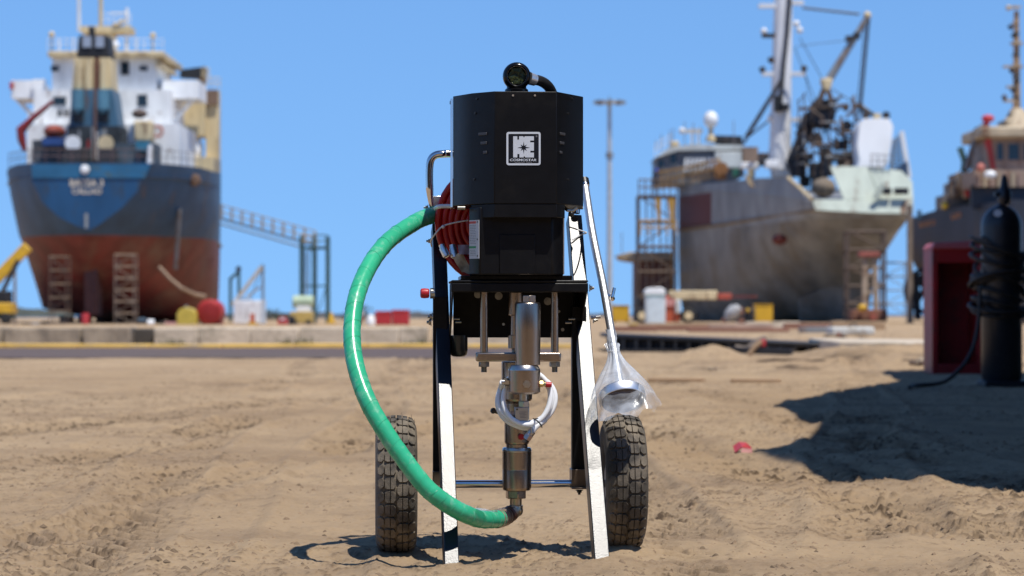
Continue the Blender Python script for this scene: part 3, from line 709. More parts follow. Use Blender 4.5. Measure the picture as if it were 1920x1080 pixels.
def debris(x0, x1, Y, n, seed, grp, names):
    rs = random.Random(seed)
    for i in range(n):
        x = x0+(x1-x0)*(i+.5)/n; w = rs.uniform(5, 11); h = rs.uniform(5, 15)
        nm, lab, mat, kind = names[i % len(names)]
        r = root(nm, P(x, 611, Y+i*.2), lab[0] if isinstance(lab, tuple) else lab, kind, grp)
        if i % 2 == 0: build('frame', MB().bx(x-w, 611-h, x+w, 611-h*.6, Y, .9), mat, r, bevel=.04); build('leg', MB().bx(x-w, 611-h*.6, x-w+3, 611, Y, .8), DARKSTEEL, r); build('leg', MB().bx(x+w-3, 611-h*.6, x+w, 611, Y, .8), DARKSTEEL, r)
        else: build('body', MB().cyl(P(x-w,611-h*.5,Y), P(x+w,611-h*.5,Y), h*.5/F*Y, n=12), mat, r); build('skid', MB().bx(x-w, 607, x+w, 611, Y, .4), DARKSTEEL, r)
debris(40, 92, 151, 3, 4, None, [('work_bench', 'dark work bench left of the narrow dark scaffold', DARKSTEEL, 'bench'), ('air_tank', 'grey cylinder on a skid beside the narrow dark scaffold', GREYSTEEL, 'tank'), ('steel_trestle', 'dark steel trestle touching the narrow dark scaffold', DARKSTEEL, 'trestle')])
debris(255, 330, 153, 4, 8, None, [('blue_trestle', 'small blue-grey trestle right of the pale scaffold', M('dull_blue', (.08,.14,.2)), 'trestle'), ('compressor', 'pale compressor between the blue trestle and the yellow tank', WHITE, 'compressor'), ('tool_stand', 'dark tool stand behind the compressor', DARKSTEEL, 'stand'), ('gas_cylinder_rack', 'pinkish cylinder lying beside the yellow tank', M('pinkish', (.4,.18,.18)), 'cylinder')])
def person(name, label, foot, hgt, body, helmet=None):
    """standing figure: one skinned surface, helmet a part"""
    s = hgt/1.75; f = Vector(foot)
    J = [(0,0,.95),(0,0,1.2),(0,0,1.42),(0,0,1.52),(0,-.02,1.66),(.1,0,.92),(.12,-.02,.5),(.13,.02,.08),(.14,-.12,.03),(-.1,0,.92),(-.13,.02,.5),(-.13,.05,.08),(-.14,-.1,.03),(.2,0,1.4),(.26,.03,1.12),(.24,-.14,.92),(-.2,0,1.4),(-.25,.04,1.12),(-.22,-.16,.95)]
    E = [(0,1),(1,2),(2,3),(3,4),(0,5),(5,6),(6,7),(7,8),(0,9),(9,10),(10,11),(11,12),(2,13),(13,14),(14,15),(2,16),(16,17),(17,18)]
    Rr = [.15,.15,.15,.06,.11,.1,.07,.05,.04,.1,.07,.05,.04,.07,.05,.045,.07,.05,.045]
    r = root(name, f, label, 'person')
    me = bpy.data.meshes.new('body'); me.from_pydata([Vector(j)*s for j in J], E, []); me.update()
    o = bpy.data.objects.new('body', me); COL.objects.link(o); o.parent = r
    k = o.modifiers.new('skin', 'SKIN'); me.skin_vertices.new() if not me.skin_vertices else None
    for i, v in enumerate(me.skin_vertices[0].data): v.radius = (Rr[i]*s, Rr[i]*s)
    me.skin_vertices[0].data[0].use_root = True
    o.modifiers.new('sub', 'SUBSURF').levels = 1; me.materials.append(body)
    if helmet: build('helmet', MB().ball(f+Vector((0,-.02,1.70))*s, (.13*s,.15*s,.11*s)), helmet, r)
    return r

def gangway():
    R = root('gangway', P(591, 462, 166), 'yellow railed gangway sloping from the blue ship down to the green stair tower', 'gangway')
    a, b = P(414, 412, 172), P(590, 462, 166); a2, b2 = a+Vector((0,.9,0)), b+Vector((0,.9,0))
    GB = M('gangway_blue_grey', (.24,.29,.34), .6); GY = M('gangway_tan_rail', (.45,.32,.16), .6)
    build('deck', MB().hexa([a, b, b2, a2], [p+Vector((0,0,.16)) for p in (a, b, b2, a2)]), GB, R)
    build('truss_chord', MB().cyl(a-Vector((0,.02,.3)), b-Vector((0,.02,.3)), .07, n=6), GB, R)
    for k, dy in ((0, 0), (1, .9)):
        o = Vector((0, dy, 0))
        for hh in (.55, 1.05): build('handrail', MB().cyl(a+o+Vector((0,0,hh)), b+o+Vector((0,0,hh)), .032, n=6), GY, R)
        for i in range(10):
            q = a+(b-a)*i/9+o; build('post', MB().cyl(q, q+Vector((0,0,1.05)), .04, n=6), GY, R)
gangway()
def stair_tower():
    Y = 165.5; R = root('stair_tower', P(592, 609, Y), 'open dark green steel stair tower at the foot of the gangway', 'tower')
    for x in (564, 588, 613):
        for dy in (0, 1.6): build('column', MB().box(P(x,609,Y)+Vector((-.09,dy-.09,0)), P(x,442,Y)+Vector((.09,dy+.09,0))), TOWERG, R)
    for y in (466, 536):
        for dy in (0, 1.6): build('beam', MB().bx(564, y-1.6, 613, y+1.6, Y+dy-.07, .14), TOWERG, R)
        for x in (564, 588, 613): build('crossbeam', MB().bx(x-1.5, y-1.4, x+1.5, y+1.4, Y, 1.6), TOWERG, R)
    build('platform', MB().bx(563, 462, 614, 464, Y-.1, 1.8), TOWERG, R)
    for y in (441, 452): build('guard_rail', MB().cyl(P(588,y,Y), P(613,y,Y), .05, n=6), TOWERG, R)
    for y in (441, 452): build('guard_rail', MB().cyl(P(564,y,Y), P(588,y,Y), .05, n=6), M('tan_guard', (.42,.30,.17), .6), R)
    l = MB()
    for x in (573, 579): build('ladder_stile', MB().cyl(P(x,606,Y+.5), P(x,470,Y+.5), .04, n=6), SCAFF, R)
    for i in range(20): build('rung', MB().cyl(P(573,478+i*6.4,Y+.5), P(579,478+i*6.4,Y+.5), .03, n=5), SCAFF, R)
    build('brace', MB().cyl(P(590,606,Y+.1), P(612,538,Y+.1), .04, n=5), TOWERG, R)
stair_tower()
def container():
    Y = 155; R = root('white_container', P(467, 608, Y), 'white box container beside a slanting pale boom', 'container')
    build('shell', MB().bx(438, 563, 490, 607, Y, 3), WHITE, R, bevel=.03)
    build('end_panel', MB().bx(490, 562, 498, 607, Y-.06, .3), M('container_pale_blue', (.5,.56,.62), .5, 0, .1, 1), R)
    for i in range(7): build('rib', MB().bx(442+i*7, 566, 444+i*7, 604, Y-.04, .05), WHITE, R)
    build('roof_pack', MB().bx(448, 556, 470, 563, Y+.5, 1), M('roof_pack_blue', (.2,.3,.42)), R, bevel=.05)
container()
def small_crane():
    Y = 168; R = root('derrick', P(462, 606, Y), 'pale derrick boom and dark posts behind the white container', 'crane')
    build('boom', MB().bar(P(436,572,Y), P(491,500,Y), .26, .26), M('boom_cream', (.5,.47,.42), .6), R)
    build('post', MB().cyl(P(493,604,Y), P(493,496,Y), .09, n=8), GREYSTEEL, R)
    build('stay', MB().cyl(P(493,498,Y), P(470,560,Y), .03, n=5), CABLE, R)
    build('second_boom', MB().bar(P(450,566,Y+2), P(488,538,Y+2), .14, .14), M('boom_cream2', (.45,.43,.4)), R)
small_crane()
def gantry():
    Y = 190; R = root('steel_portal', P(441, 606, Y), 'small dark steel portal frame between the blue ship and the white container', 'portal')
    for x in (432, 448): build('post', MB().bar(P(x,606,Y), P(x,506 if x == 448 else 522,Y), .22, .22), TOWERG, R)
    build('lintel', MB().bar(P(431,524,Y), P(449,508,Y), .22, .3), TOWERG, R)
    build('pulley', MB().cyl(P(447,504,Y-.2), P(447,504,Y+.2), .22, n=10), DARKSTEEL, R)
gantry()
def tanker():
    Y = 158; R = root('tank_unit', P(567, 609, Y), 'pale green tank on a yellow skid at the foot of the stair tower', 'tank')
    build('tank', MB().cyl(P(549,566,Y+.7), P(588,566,Y+.7), .42, n=16), M('pale_green_tank', (.42,.52,.36), .5, 0, .15, 1), R, bevel=.08)
    build('saddle', MB().bx(556, 573, 582, 585, Y+.3, .8), WHITE, R)
    build('skid', MB().bx(544, 584, 586, 606, Y, 1.4), M('skid_yellow', (.48,.34,.10), .6, 0, .2, 1.5), R, bevel=.04)
    for x in (552, 578): build('wheel', MB().lathe([(.08,0),(.2,.02),(.22,.08),(.2,.16)], P(x,606,Y-.1), (0,1,0), 12), TYRE, R)
tanker()
def bins():
    Y = 146
    proto = root('red_bin', P(719, 612, Y), 'small red steel bin with ribbed sides, left of its twin', 'bin', 'red steel bins behind the pale wall')
    build('body', MB().bx(704, 585, 733, 609, Y, .95), REDBIN, proto, bevel=.03)
    build('rim', MB().bx(703, 583, 734, 586, Y-.03, 1.0), REDBIN, proto)
    for i in range(4): build('rib', MB().bx(708+i*6.5, 587, 710+i*6.5, 608, Y-.03, .05), REDPAINT, proto)
    for x in (706, 727): build('foot', MB().bx(x, 609, x+4, 612, Y+.1, .7), SOOT, proto)
    c = copy_tree(proto); c.location = P(751.5, 612, Y); c.scale = (1.08, 1.08, 1.08); c['label'] = 'larger red steel bin with ribbed sides, right of its twin'
bins()
def bag(name, label, x0, y0, x1, y1, Y, mat):
    rs = random.Random(3); mb = MB(); a = P((x0+x1)/2, y1, Y); w = (x1-x0)/F*Y/2; h = (y1-y0)/F*Y
    mb.lathe([(w*.85,0),(w,h*.2),(w*.95,h*.6),(w*.7,h*.9),(w*.25,h)], a, (0,0,1), 14)
    for v in mb.v: v.x += rs.uniform(-.05,.05)*w; v.y += rs.uniform(-.05,.05)*w
    build(name, mb, mat, None, label=label, cat='bag', origin=a)
bag('bulk_bag', 'white bulk bag standing left of the two red bins', 686, 590, 704, 613, 146, WHITE)
def misc_mid():
    Y = 150
    thing('traffic_cone', 'yellow orange cone on the yard right of the stair tower', 'cone', P(621,607,Y), [('base', MB().bx(612,604,630,607,Y,.6), YELLOW), ('cone', MB().lathe([(.22,0),(.06,.62)], P(621,604,Y+.3), (0,0,1), 12), YELLOW)])
    thing('fire_extinguisher', 'small yellow and orange post in front of the white container', 'post', P(473,610,148), [('post', MB().bx(469,588,477,610,148,.3), ORANGE), ('foot', MB().bx(465,604,481,610,147.9,.5), YELLOW)])
    thing('jersey_barrier', 'red and white barrier between the white container and the pale green tank', 'barrier', P(528,608,Y), [('body', MB().prism([P(519,608,Y),P(540,608,Y),P(535,594,Y),P(524,594,Y)], (0,.5,0)), REDBIN), ('stripe', MB().bx(526,596,533,600,Y+.05-.1,.1), WHITE)])
    thing('black_barrel', 'black barrel at the foot of the yellow skid', 'barrel', P(547,611,149), [('drum', MB().lathe([(.2,0),(.22,.03),(.2,.3),(.22,.55),(.2,.58)], P(547,611,149), (0,0,1), 12), SOOT), ('lid', MB().lathe([(.16,.582),(.16,.6)], P(547,611,149), (0,0,1), 12), GREYSTEEL)])
    thing('handcart', 'dark handcart with rusty load left of the white bulk bag', 'cart', P(672,610,Y), [('bed', MB().bx(660,594,684,600,Y,.8), BRWOOD), ('load', MB().bx(664,584,682,594,Y+.1,.6), M('load_white', (.45,.42,.42), .7, 0, .4, 2), dict(bevel=.06)), ('wheel', MB().lathe([(.05,0),(.2,.02),(.2,.08),(.05,.1)], P(672,604,Y-.1), (0,1,0), 12), TYRE)])
    # shrubs on the shore behind
    rs = random.Random(9)
    for i, (x, h) in enumerate(((506,24),(522,18),(536,14),(408,16),(650,16),(678,30))):
        g = root('shrub', P(x, 603, 230), ('ragged dark shrub right behind the white container', 'second dark shrub behind the red and white barrier', 'small dark shrub beside the yellow skid', 'low shrub between the blue ship and the steel portal', 'low dark shrub behind the green hose', 'bare tall shrub behind the handcart')[i], 'shrub', 'shrubs along the shore')
        a = P(x, 603, 230); s = h/F*230
        build('stem', MB().cyl(a, a+Vector((0,0,s*.5)), .05, .03, n=6), SCAFFD, g)
        mb = MB()
        for k in range(160):
            d = Vector((rs.gauss(0,.34), rs.gauss(0,.3), rs.uniform(.15,1)))*s; q = a+d; e = s*.09
            u = Vector((rs.uniform(-1,1), rs.uniform(-1,1), rs.uniform(-1,1))).normalized()*e; w = u.orthogonal().normalized()*e
            mb.add([q-u, q+w*.6, q+u, q-w*.6], [(0,1,2,3)])
        build('foliage', mb, BUSH, g, smooth=0)
misc_mid()
def tuft(x, y, Y, lab):
    rs = random.Random(x); mb = MB(); a = P(x, y, Y)
    for k in range(90):
        q = a+Vector((rs.gauss(0,.13), rs.gauss(0,.08), 0)); t = q+Vector((rs.gauss(0,.07), rs.gauss(0,.05), rs.uniform(.04,.15)))
        mb.add([q-Vector((.008,0,0)), q+Vector((.008,0,0)), t], [(0,1,2)])
    build('weed_tuft', mb, M('dry_weed', (.09,.10,.04), .8, 0, .3, 4), None, smooth=0, label=lab, cat='weed', origin=a)
tuft(557, 648, 34.9, 'green weed tuft at the foot of the pale wall left of the hose'); tuft(790, 650, 34.9, 'weed tuft at the pale wall behind the pump leg'); tuft(316, 650, 34.9, 'weed tuft at the left end of the pale wall')

# ------------------------------------------------------------------ grey ship on the right
def grey_ship():
    R = root('fishing_ship', P(1480, 604, 138), 'weathered grey fishing ship with pale stern, white mast and dark deck machinery', 'ship')
    st = [
     (128,[(1522,376),(1524,384),(1530,394),(1580,397),(1640,400),(1690,402),(1710,402),(1713,392),(1713,376)]),
     (130,[(1498,372),(1500,392),(1508,412),(1545,440),(1600,456),(1655,455),(1686,432),(1709,402),(1713,374)]),
     (133,[(1462,366),(1464,396),(1470,430),(1500,476),(1560,520),(1610,530),(1655,480),(1692,422),(1712,370)]),
     (137,[(1416,362),(1418,400),(1422,445),(1445,510),(1510,585),(1570,590),(1625,515),(1676,430),(1704,366)]),
     (142,[(1350,357),(1352,412),(1354,470),(1366,545),(1430,602),(1530,604),(1590,540),(1645,440),(1690,360)]),
     (148,[(1272,352),(1272,420),(1272,480),(1274,545),(1284,604),(1450,604),(1540,550),(1600,440),(1640,354)]),
     (160,[(1274,352),(1274,420),(1274,480),(1276,545),(1284,602),(1380,602),(1430,550),(1460,440),(1480,354)]),
     (172,[(1286,352),(1286,420),(1287,480),(1289,545),(1292,600),(1298,600),(1300,550),(1304,440),(1308,352)])]
    hm = hull_mat('grey_ship_hull_paint', (.26,.28,.295), (.22,.22,.21), 5.45, patch=(9.6,11.65,5.55,7.55,(.115,.028,.03)), low=(.15,.12,.085))
    build('hull', loft(st), hm, R, smooth=50)
    dk = MB(); dk.sheet([[P(*s[1][0], s[0])-Vector((0,0,.25)) for s in st], [P(*s[1][-1], s[0])-Vector((0,0,.25)) for s in st]])
    build('deck', dk, GREYSTEEL, R)
    # side bulwark: rises forward of the sloping cut near the stern
    def strip(pts, th, mat, nm, dirv):
        return build(nm, MB().prism(pts, dirv), mat, R)
    bul = [P(1480,332,131.4), P(1420,334,136.9), P(1352,342,141.9), P(1272,348,147.9), P(1272,354,147.9), P(1350,359,141.9), P(1416,364,136.9), P(1462,368,132.9), P(1516,376,128.4)]
    top = bul[:4]; bot = bul[4:8][::-1]
    mb = MB()
    mb.sheet([top, bot]); mb.sheet([[p+Vector((.25,.1,0)) for p in top], [p+Vector((.25,.1,0)) for p in bot]]); mb.sheet([top, [p+Vector((.25,.1,0)) for p in top]])
    mb.add([bul[0], bul[7], bul[8]], [(0,1,2)])
    build('bulwark', mb, hm, R, smooth=50)
    build('knuckle_rail', MB().tube([P(1478,333,131.3), P(1500,352,129.8), P(1524,375,127.9)], .09, 6), CREAM, R)
    build('rubbing_strake', MB().tube([P(1272,431,147.8), P(1352,421,141.8), P(1420,410,136.8), P(1470,402,132.8), P(1528,394,127.9)], .08, 6), M('strake_rust', (.24,.17,.10), .7, 0, .3, 1.5), R)
    # pale green stern: lower strip and raised bulwark
    PG = rusty('pale_stern_paint', (.50,.56,.48), .5, .30, .9)
    def plate(px, Y, th, nm, mat, lean=8):
        return build(nm, MB().prism([P(x,y,Y+.045*(401-y)*(128/4600)*lean) for x,y in px], (0,th,0)), mat, R, bevel=.02)
    plate([(1522,374),(1713,374),(1713,399),(1700,401),(1640,400),(1580,397),(1530,394)], 127.8, .2, 'transom', PG)
    plate([(1556,311),(1626,313),(1648,366),(1650,373.5),(1582,373.5)], 127.85, .25, 'stern_bulwark', PG)
    plate([(1627,313),(1690,320),(1711,340),(1713,373.5),(1651,373.5),(1649,366)], 127.95, .25, 'stern_bulwark', PG)
    for a, b, c, d in ((1655,352,1672,364),(1678,352,1704,364)): build('mooring_port', MB().bx(a, b, c, d, 127.7, .3), SOOT, R, bevel=.03)
    build('transom_stiffener', MB().bar(P(1658,345,127.75), P(1640,372,127.75), .3, .1), PG, R)
    build('skeg', MB().prism([P(1500,560,135), P(1590,520,133.5), P(1640,516,133), P(1625,600,134), P(1500,604,137)], (0,.5,0)), hm, R)
    build('red_patch', MB().ball(P(1462,449,132.2), (.42,.35,.3)), M('rust_red_patch', (.16,.035,.025), .7, 0, .3, 2), R)
    # wheelhouse and forward upper works
    Y = 148; WH = M('wheelhouse_grey', (.13,.145,.17), .55, 0, .2, 1)
    build('wheelhouse', MB().prism([P(1232,345,Y),P(1232,296,Y),P(1272,280,Y),P(1392,284,Y),P(1396,330,Y),P(1360,345,Y)], (0,5,0)), WH, R)
    build('roof', MB().prism([P(1228,296,Y-.3),P(1256,276,Y-.3),P(1300,270,Y-.3),P(1392,272,Y-.3),P(1396,280,Y-.3),P(1272,282,Y-.3)], (0,5.4,0)), rusty('roof_pale', (.5,.53,.52), .5, .3, 1), R)
    for a, b, c, d in ((1256,288,1269,308),(1233,299,1246,315)): window(R, a, b, c, d, Y)
    for i in range(6): build('panel', MB().bar(P(1284+i*8,322,Y-.1), P(1287+i*8,296,Y-.1), .16, .1), WHITE, R)
    build('shelter', MB().bx(1342, 284, 1391, 314, Y-1.2, 1.2), rusty('shelter_pale', (.55,.58,.56), .5, .4, 1.2), R, bevel=.04)
    build('shelter', MB().bx(1328, 296, 1344, 314, Y-1.4, 1.1), M('shelter_grey', (.36,.40,.48), .5), R)
    build('hatch_house', MB().bx(1394, 275, 1422, 310, Y-1, 2), M('brown_house', (.26,.18,.13), .7, 0, .3, 1.5), R)
    build('top_platform', MB().prism([P(1328,258,Y),P(1330,253,Y),P(1392,255,Y),P(1394,272,Y),P(1366,270,Y)], (0,2.5,0)), DARKSTEEL, R)
    build('sat_pedestal', MB().lathe([(.30,-.1),(.26,.2),(.14,.3),(.14,1.1),(.3,1.15)], P(1333,262,Y), (0,0,1), 12), CREAM, R)
    build('sat_dome', MB().ball(P(1333,224,Y), (.44,.44,.52)), WHITE, R)
    build('searchlight', MB().ball(P(1279,245,Y), .2), WHITE, R); build('searchlight_bar', MB().bx(1284,242,1318,249,Y,.3), rusty('lightbar', (.55,.52,.45)), R)
    for x in (1297,1309): build('lamp_post', MB().cyl(P(x,272,Y), P(x,240,Y), .05, n=6), WHITE, R)
    build('vent_cap', MB().bx(1258,264,1274,278,Y-.2,1), CREAM, R, bevel=.1)
    for x, y in ((1230,262),(1240,252),(1256,244),(1262,240),(1284,228),(1312,238),(1376,226),(1300,230)): build('antenna', MB().cyl(P(x,282,Y), P(x,y,Y), .03, n=5), GREYSTEEL, R)
    rail(R, [P(1228,296,Y-.2), P(1258,276,Y-.2)], .8, n=4, r=.02)
    YR = M('tan_yellow_rail', (.42,.25,.08), .6, 0, .25, 1.5)
    rail(R, [P(1232,356,147.9), P(1290,346,146), P(1348,332,142.4)], 1.05, n=6, mat=YR, r=.07)
    build('orange_winch', MB().bx(1344, 306, 1362, 336, 142.5, .8).cyl(P(1353,316,142.2), P(1353,316,143.4), .4, n=10), M('winch_orange', (.30,.14,.05), .6, 0, .3, 2), R)
    for a, b, c, d, m in ((1390,304,1424,316,WHITE),(1404,316,1416,334,CREAM),(1436,300,1460,314,WHITE),(1424,286,1442,310,DARKSTEEL),(1444,276,1458,296,GREYSTEEL),(1496,298,1516,314,CREAM),(1502,330,1520,350,DARKSTEEL),(1524,330,1552,360,GREYSTEEL),(1376,316,1386,330,M('net_green',(.05,.25,.15)))):
        build('deck_gear', MB().bx(a,b,c,d,135+random.random()*5,.8), m, R, bevel=.05)
    build('net_heap', MB().ball(P(1545,352,131.5), (.65,.8,.55)), M('net_brown', (.20,.16,.12), .9, 0, .4, 4, .6, 10), R)
    build('fair_bracket', MB().prism([P(1396,328,136),P(1404,330,136),P(1416,350,136),P(1408,350,136)], (0,.3,0)), CREAM, R)
    # white mast
    Ym = 138; WM = M('mast_white', (.74,.75,.77), .45, 0, .06, 1)
    m = MB().cyl(P(1462,318,Ym), P(1471,-60,Ym), .62, .50, n=18)
    mast = build('mast', m, WM, R)
    build('mast_foot', MB().bx(1450,290,1486,330,Ym-.4,1.6), WM, mast, bevel=.1)
    build('mast_pipe', MB().tube([P(1463,200,Ym-.75), P(1470,120,Ym-.75), P(1477,60,Ym-.7), P(1484,-40,Ym-.6)], .12, 6), CABLE, mast)
    build('mast_box', MB().bx(1453,178,1468,208,Ym-1.0,.6).bx(1462,194,1480,206,Ym-1,.5), SOOT, mast, bevel=.04)
    for x0, x1, y in ((1430,1456,64),(1430,1512,136),(1440,1460,222),(1486,1502,222),(1424,1460,8),(1486,1508,2)):
        build('crosstree', MB().bx(x0,y-2,x1,y+5,Ym-.3,.5), WM if y not in (64,) else DARKSTEEL, mast)
    for x, y in ((1430,130),(1508,128),(1446,112),(1433,58),(1446,219),(1494,44),(1500,56)): build('lamp', MB().ball(P(x,y,Ym-.2), .19), DARKSTEEL if y in (128,130,112) else WM, mast)
    # derrick boom and rigging
    Yb = 136
    build('derrick_boom', MB().cyl(P(1548,160,Yb), P(1627,32,Yb), .24, .16, n=10), GREYSTEEL, R)
    build('boom_head', MB().ball(P(1627,28,Yb), .22), CREAM, R)
    build('boom_clamp', MB().bx(1588,66,1602,76,Yb-.3,.6).bx(1602,60,1614,72,Yb-.2,.5), DARKSTEEL, R)
    build('boom_wrap', MB().prism([P(1540,146,Yb-.5),P(1562,146,Yb-.5),P(1560,162,Yb-.5),P(1553,174,Yb-.5),P(1544,164,Yb-.5)], (0,.8,0)), CREAM, R, bevel=.1)
    for a, b, r in (((1505,14),(1612,26),.07),((1630,30),(1613,212),.09),((1624,34),(1606,220),.04),((1464,150),(1398,256),.09),((1462,158),(1394,270),.07),((1440,228),(1396,262),.06),((1490,88),(1530,190),.025),((1500,70),(1548,158),.025),((1494,86),(1600,74),.02),((1614,200),(1640,216),.12),((1560,166),(1634,212),.03),((1508,130),(1520,190),.025)):
        build('rigging_cable', MB().cyl(P(*a,Yb), P(*b,Yb), r, n=5), CABLE, R)
    # dark power block and winches between mast and white tarpaulin
    PB = M('power_block', (.014,.015,.022), .5, 0, .4, 1.5); RB = M('deck_rust', (.11,.075,.055), .75, 0, .5, 1.5)
    build('power_block', MB().prism([P(1524,190,Yb),P(1556,184,Yb),P(1570,206,Yb),P(1564,234,Yb),P(1536,240,Yb),P(1520,230,Yb)], (0,1.4,0)), PB, R, bevel=.15)
    build('block_frame', MB().bar(P(1535,196,Yb-.3), P(1545,168,Yb-.3), .3, .3).bar(P(1560,190,Yb-.3), P(1552,166,Yb-.3), .25, .3).bar(P(1500,204,Yb-.3), P(1592,196,Yb-.3), .16, .2), RB, R)
    build('winch_tower', MB().prism([P(1486,330,Yb+1),P(1476,300,Yb+1),P(1494,262,Yb+1),P(1508,214,Yb+1),P(1526,200,Yb+1),P(1530,238,Yb+1),P(1510,280,Yb+1),P(1514,330,Yb+1)], (0,1.2,0)), PB, R, bevel=.1)
    build('winch_drum', MB().cyl(P(1530,262,Yb), P(1530,262,Yb+1.2), .42, n=14), RB, R); build('winch_drum', MB().cyl(P(1588,236,Yb-.2), P(1588,236,Yb+1), .32, n=14), PB, R)
    build('winch_drum', MB().cyl(P(1586,202,Yb), P(1586,202,Yb+.8), .2, n=12), RB, R)
    rs = random.Random(21)
    for i in range(80):
        x = rs.uniform(1488,1614); y = rs.uniform(186,318); a = rs.choice((0,0,1.57,.8,-.7)); l = rs.uniform(14,46)
        if y < 240 and 1500 < x < 1600 and rs.random() < .5: y += 60
        p = P(x,y,Yb+rs.uniform(-1,1.5)); q = p+Vector((math.cos(a)*l/F*Yb, rs.uniform(-.5,.5), math.sin(a)*l/F*Yb))
        build('deck_pipe', MB().cyl(p, q, rs.uniform(.03,.10), n=6), rs.choice((PB, RB, RB, DARKSTEEL, GREYSTEEL)), R)
    for i in range(8):
        x = 1496+i*15; build('stanchion', MB().cyl(P(x,330,Yb), P(x+rs.uniform(-4,4),172+rs.random()*60,Yb), .045, n=6), RB, R)
    for a, b, c, d in ((1508,286,1526,300),(1540,276,1560,330),(1566,262,1592,280),(1598,250,1612,318),(1574,290,1600,330),(1520,304,1540,334),(1548,300,1562,330)): build('winch_housing', MB().bx(a,b,c,d,Yb+rs.random(),.9), rs.choice((PB,RB,DARKSTEEL)), R, bevel=.06)
    # white shrouded net drum and mesh guard
    build('shrouded_drum', MB().prism([P(x,y,130+(312-y)*.004) for x,y in ((1608,312),(1612,300),(1608,272),(1613,232),(1622,222),(1668,222),(1675,236),(1673,262),(1664,312))], (0,2,0)), TARPW, R)
    for x in (1624,1662): build('drum_pulley', MB().cyl(P(x,216,131.6), P(x,216,132.4), .22, n=12), DARKSTEEL, R)
    build('drum_neck', MB().bx(1640,212,1652,226,131.5,.6), CREAM, R)
    build('guard_post', MB().bar(P(1691,246,129.5), P(1706,334,129.5), .22, .22), WHITE, R)
    build('guard_post', MB().bar(P(1676,262,130.5), P(1670,318,130.5), .1, .1), GREYSTEEL, R)
    for i in range(9):
        t = i/8; build('guard_wire', MB().cyl(P(1691+14*t,250+78*t,129.6), P(1675-6*t,264+50*t,130.4), .045, n=5), M('wire_grey', (.30,.33,.37), .5, .3), R)
    for i in range(4):
        t = (i+.5)/4; build('guard_wire', MB().cyl(P(1691-16*t,250+14*t,129.6), P(1704-34*t,330-12*t,129.8), .04, n=5), MATS['wire_grey'], R)
    build('navy_chest', MB().prism([P(1676,318,129),P(1702,302,129),P(1704,330,129),P(1676,326,129)], (0,.8,0)), M('navy_chest', (.03,.06,.12), .5), R)
    rail(R, [P(1634,314,128.6), P(1672,316,128.6)], .7, n=3, mat=GREYSTEEL, r=.03)
grey_ship()

def ship_scaffold():
    g = scaffold('scaffold', 'tall dark stair scaffold with yellow planks at the bow end of the grey ship', 1198, 368, 1268, 604, 146, 2.2, 5, SCAFFD, r=.06)
    for (a, b, c, d) in ((1228,372,1240,412),(1252,372,1266,430)): build('yellow_panel', MB().prism([P(a,b,145.8),P(c,b,145.8),P(c-2,d,145.8),P(c-7,d,145.8)], (0,.06,0)), M('scaffold_yellow', (.42,.24,.04), .6, 0, .2, 2), g)
    rail(g, [P(1198,368,145.9), P(1268,368,145.9)], 1.0, n=6, mat=SCAFFD, r=.05, name='guard_rail')
    rail(g, [P(1200,442,145.9), P(1268,442,145.9)], .9, n=4, mat=M('scaffold_tan', (.42,.27,.11), .6), r=.06, name='guard_rail')
    for x in (1212,1224,1238,1250,1260): build('standard', MB().cyl(P(x,604,146.3+random.random()), P(x,372,146.3), .045, n=6), MATS['scaffold_tan'] if x == 1260 else SCAFF, g)
    person('worker', 'worker in dark overalls and blue helmet standing on the scaffold top by the wheelhouse', P(1231, 366, 146.4), 1.55, CLOTHM, HELMB)
ship_scaffold()
def red_hull_piece():
    Y = 156; R = root('hull_block', P(1226, 602, Y), 'rusty red hull block with a pale projecting ledge behind the stair scaffold', 'hull block')
    build('shell', MB().bx(1192,488,1262,604,Y,4), rusty('hull_block_red', (.16,.07,.055), .65, .4, .8), R)
    build('ledge', MB().prism([P(1158,478,Y-1),P(1182,472,Y-1),P(1262,472,Y-1),P(1262,488,Y-1),P(1190,490,Y-1),P(1166,486,Y-1)], (0,5,0)), rusty('ledge_tan', (.42,.34,.24), .7, .4, 1), R, bevel=.05)
    build('antenna', MB().cyl(P(1166,474,Y), P(1166,436,Y), .03, n=5), GREYSTEEL, R)
red_hull_piece()
scaffold('scaffold', 'rust brown scaffold bay under the pale stern of the grey ship', 1590, 434, 1660, 604, 126, 1.2, 5, SCAFFD, planks=False, r=.07)
def trestle():
    Y = 124.5; R = root('stern_trestle', P(1632, 596, Y), 'tall tan trestle with red cap supporting the grey ship stern', 'trestle')
    WT = M('trestle_tan', (.42,.33,.25), .65, 0, .2, 1.2, dirt=(.2,.12,.08), dscale=2)
    for x in (1621,1643): build('leg', MB().bar(P(x,584,Y), P(x-(3 if x > 1630 else -1),480,Y), .26, .3), WT, R)
    for y in (514,548): build('tie', MB().bx(1622,y-3,1642,y+3,Y-.1,.3), WT, R)
    build('cap', MB().bx(1612,472,1650,481,Y-.3,.8), M('cap_red', (.34,.10,.08), .6, 0, .2, 2), R, bevel=.03)
    build('base', MB().bx(1598,580,1664,600,Y-.4,1.6), BRWOOD, R, bevel=.04)
    build('jack', MB().bx(1632,588,1644,600,Y-.7,.5), M('jack_red', (.35,.10,.07)), R)
    build('yellow_hoist', MB().ball(P(1617,577,Y-.7), (.24,.2,.18)), YELLOW, R)
trestle()
scaffold('scaffold', 'slender grey scaffold grid standing between the two ships against the sky', 1660, 492, 1706, 596, 132, 1.6, 4, M('scaffold_grey', (.24,.28,.34), .6), planks=False, r=.04)
simple_pole('pole', 'tall rusty pole in front of the dark tug beside the grey scaffold grid', 'pole', 1706, 384, 606, 118, .16, SCAFF)

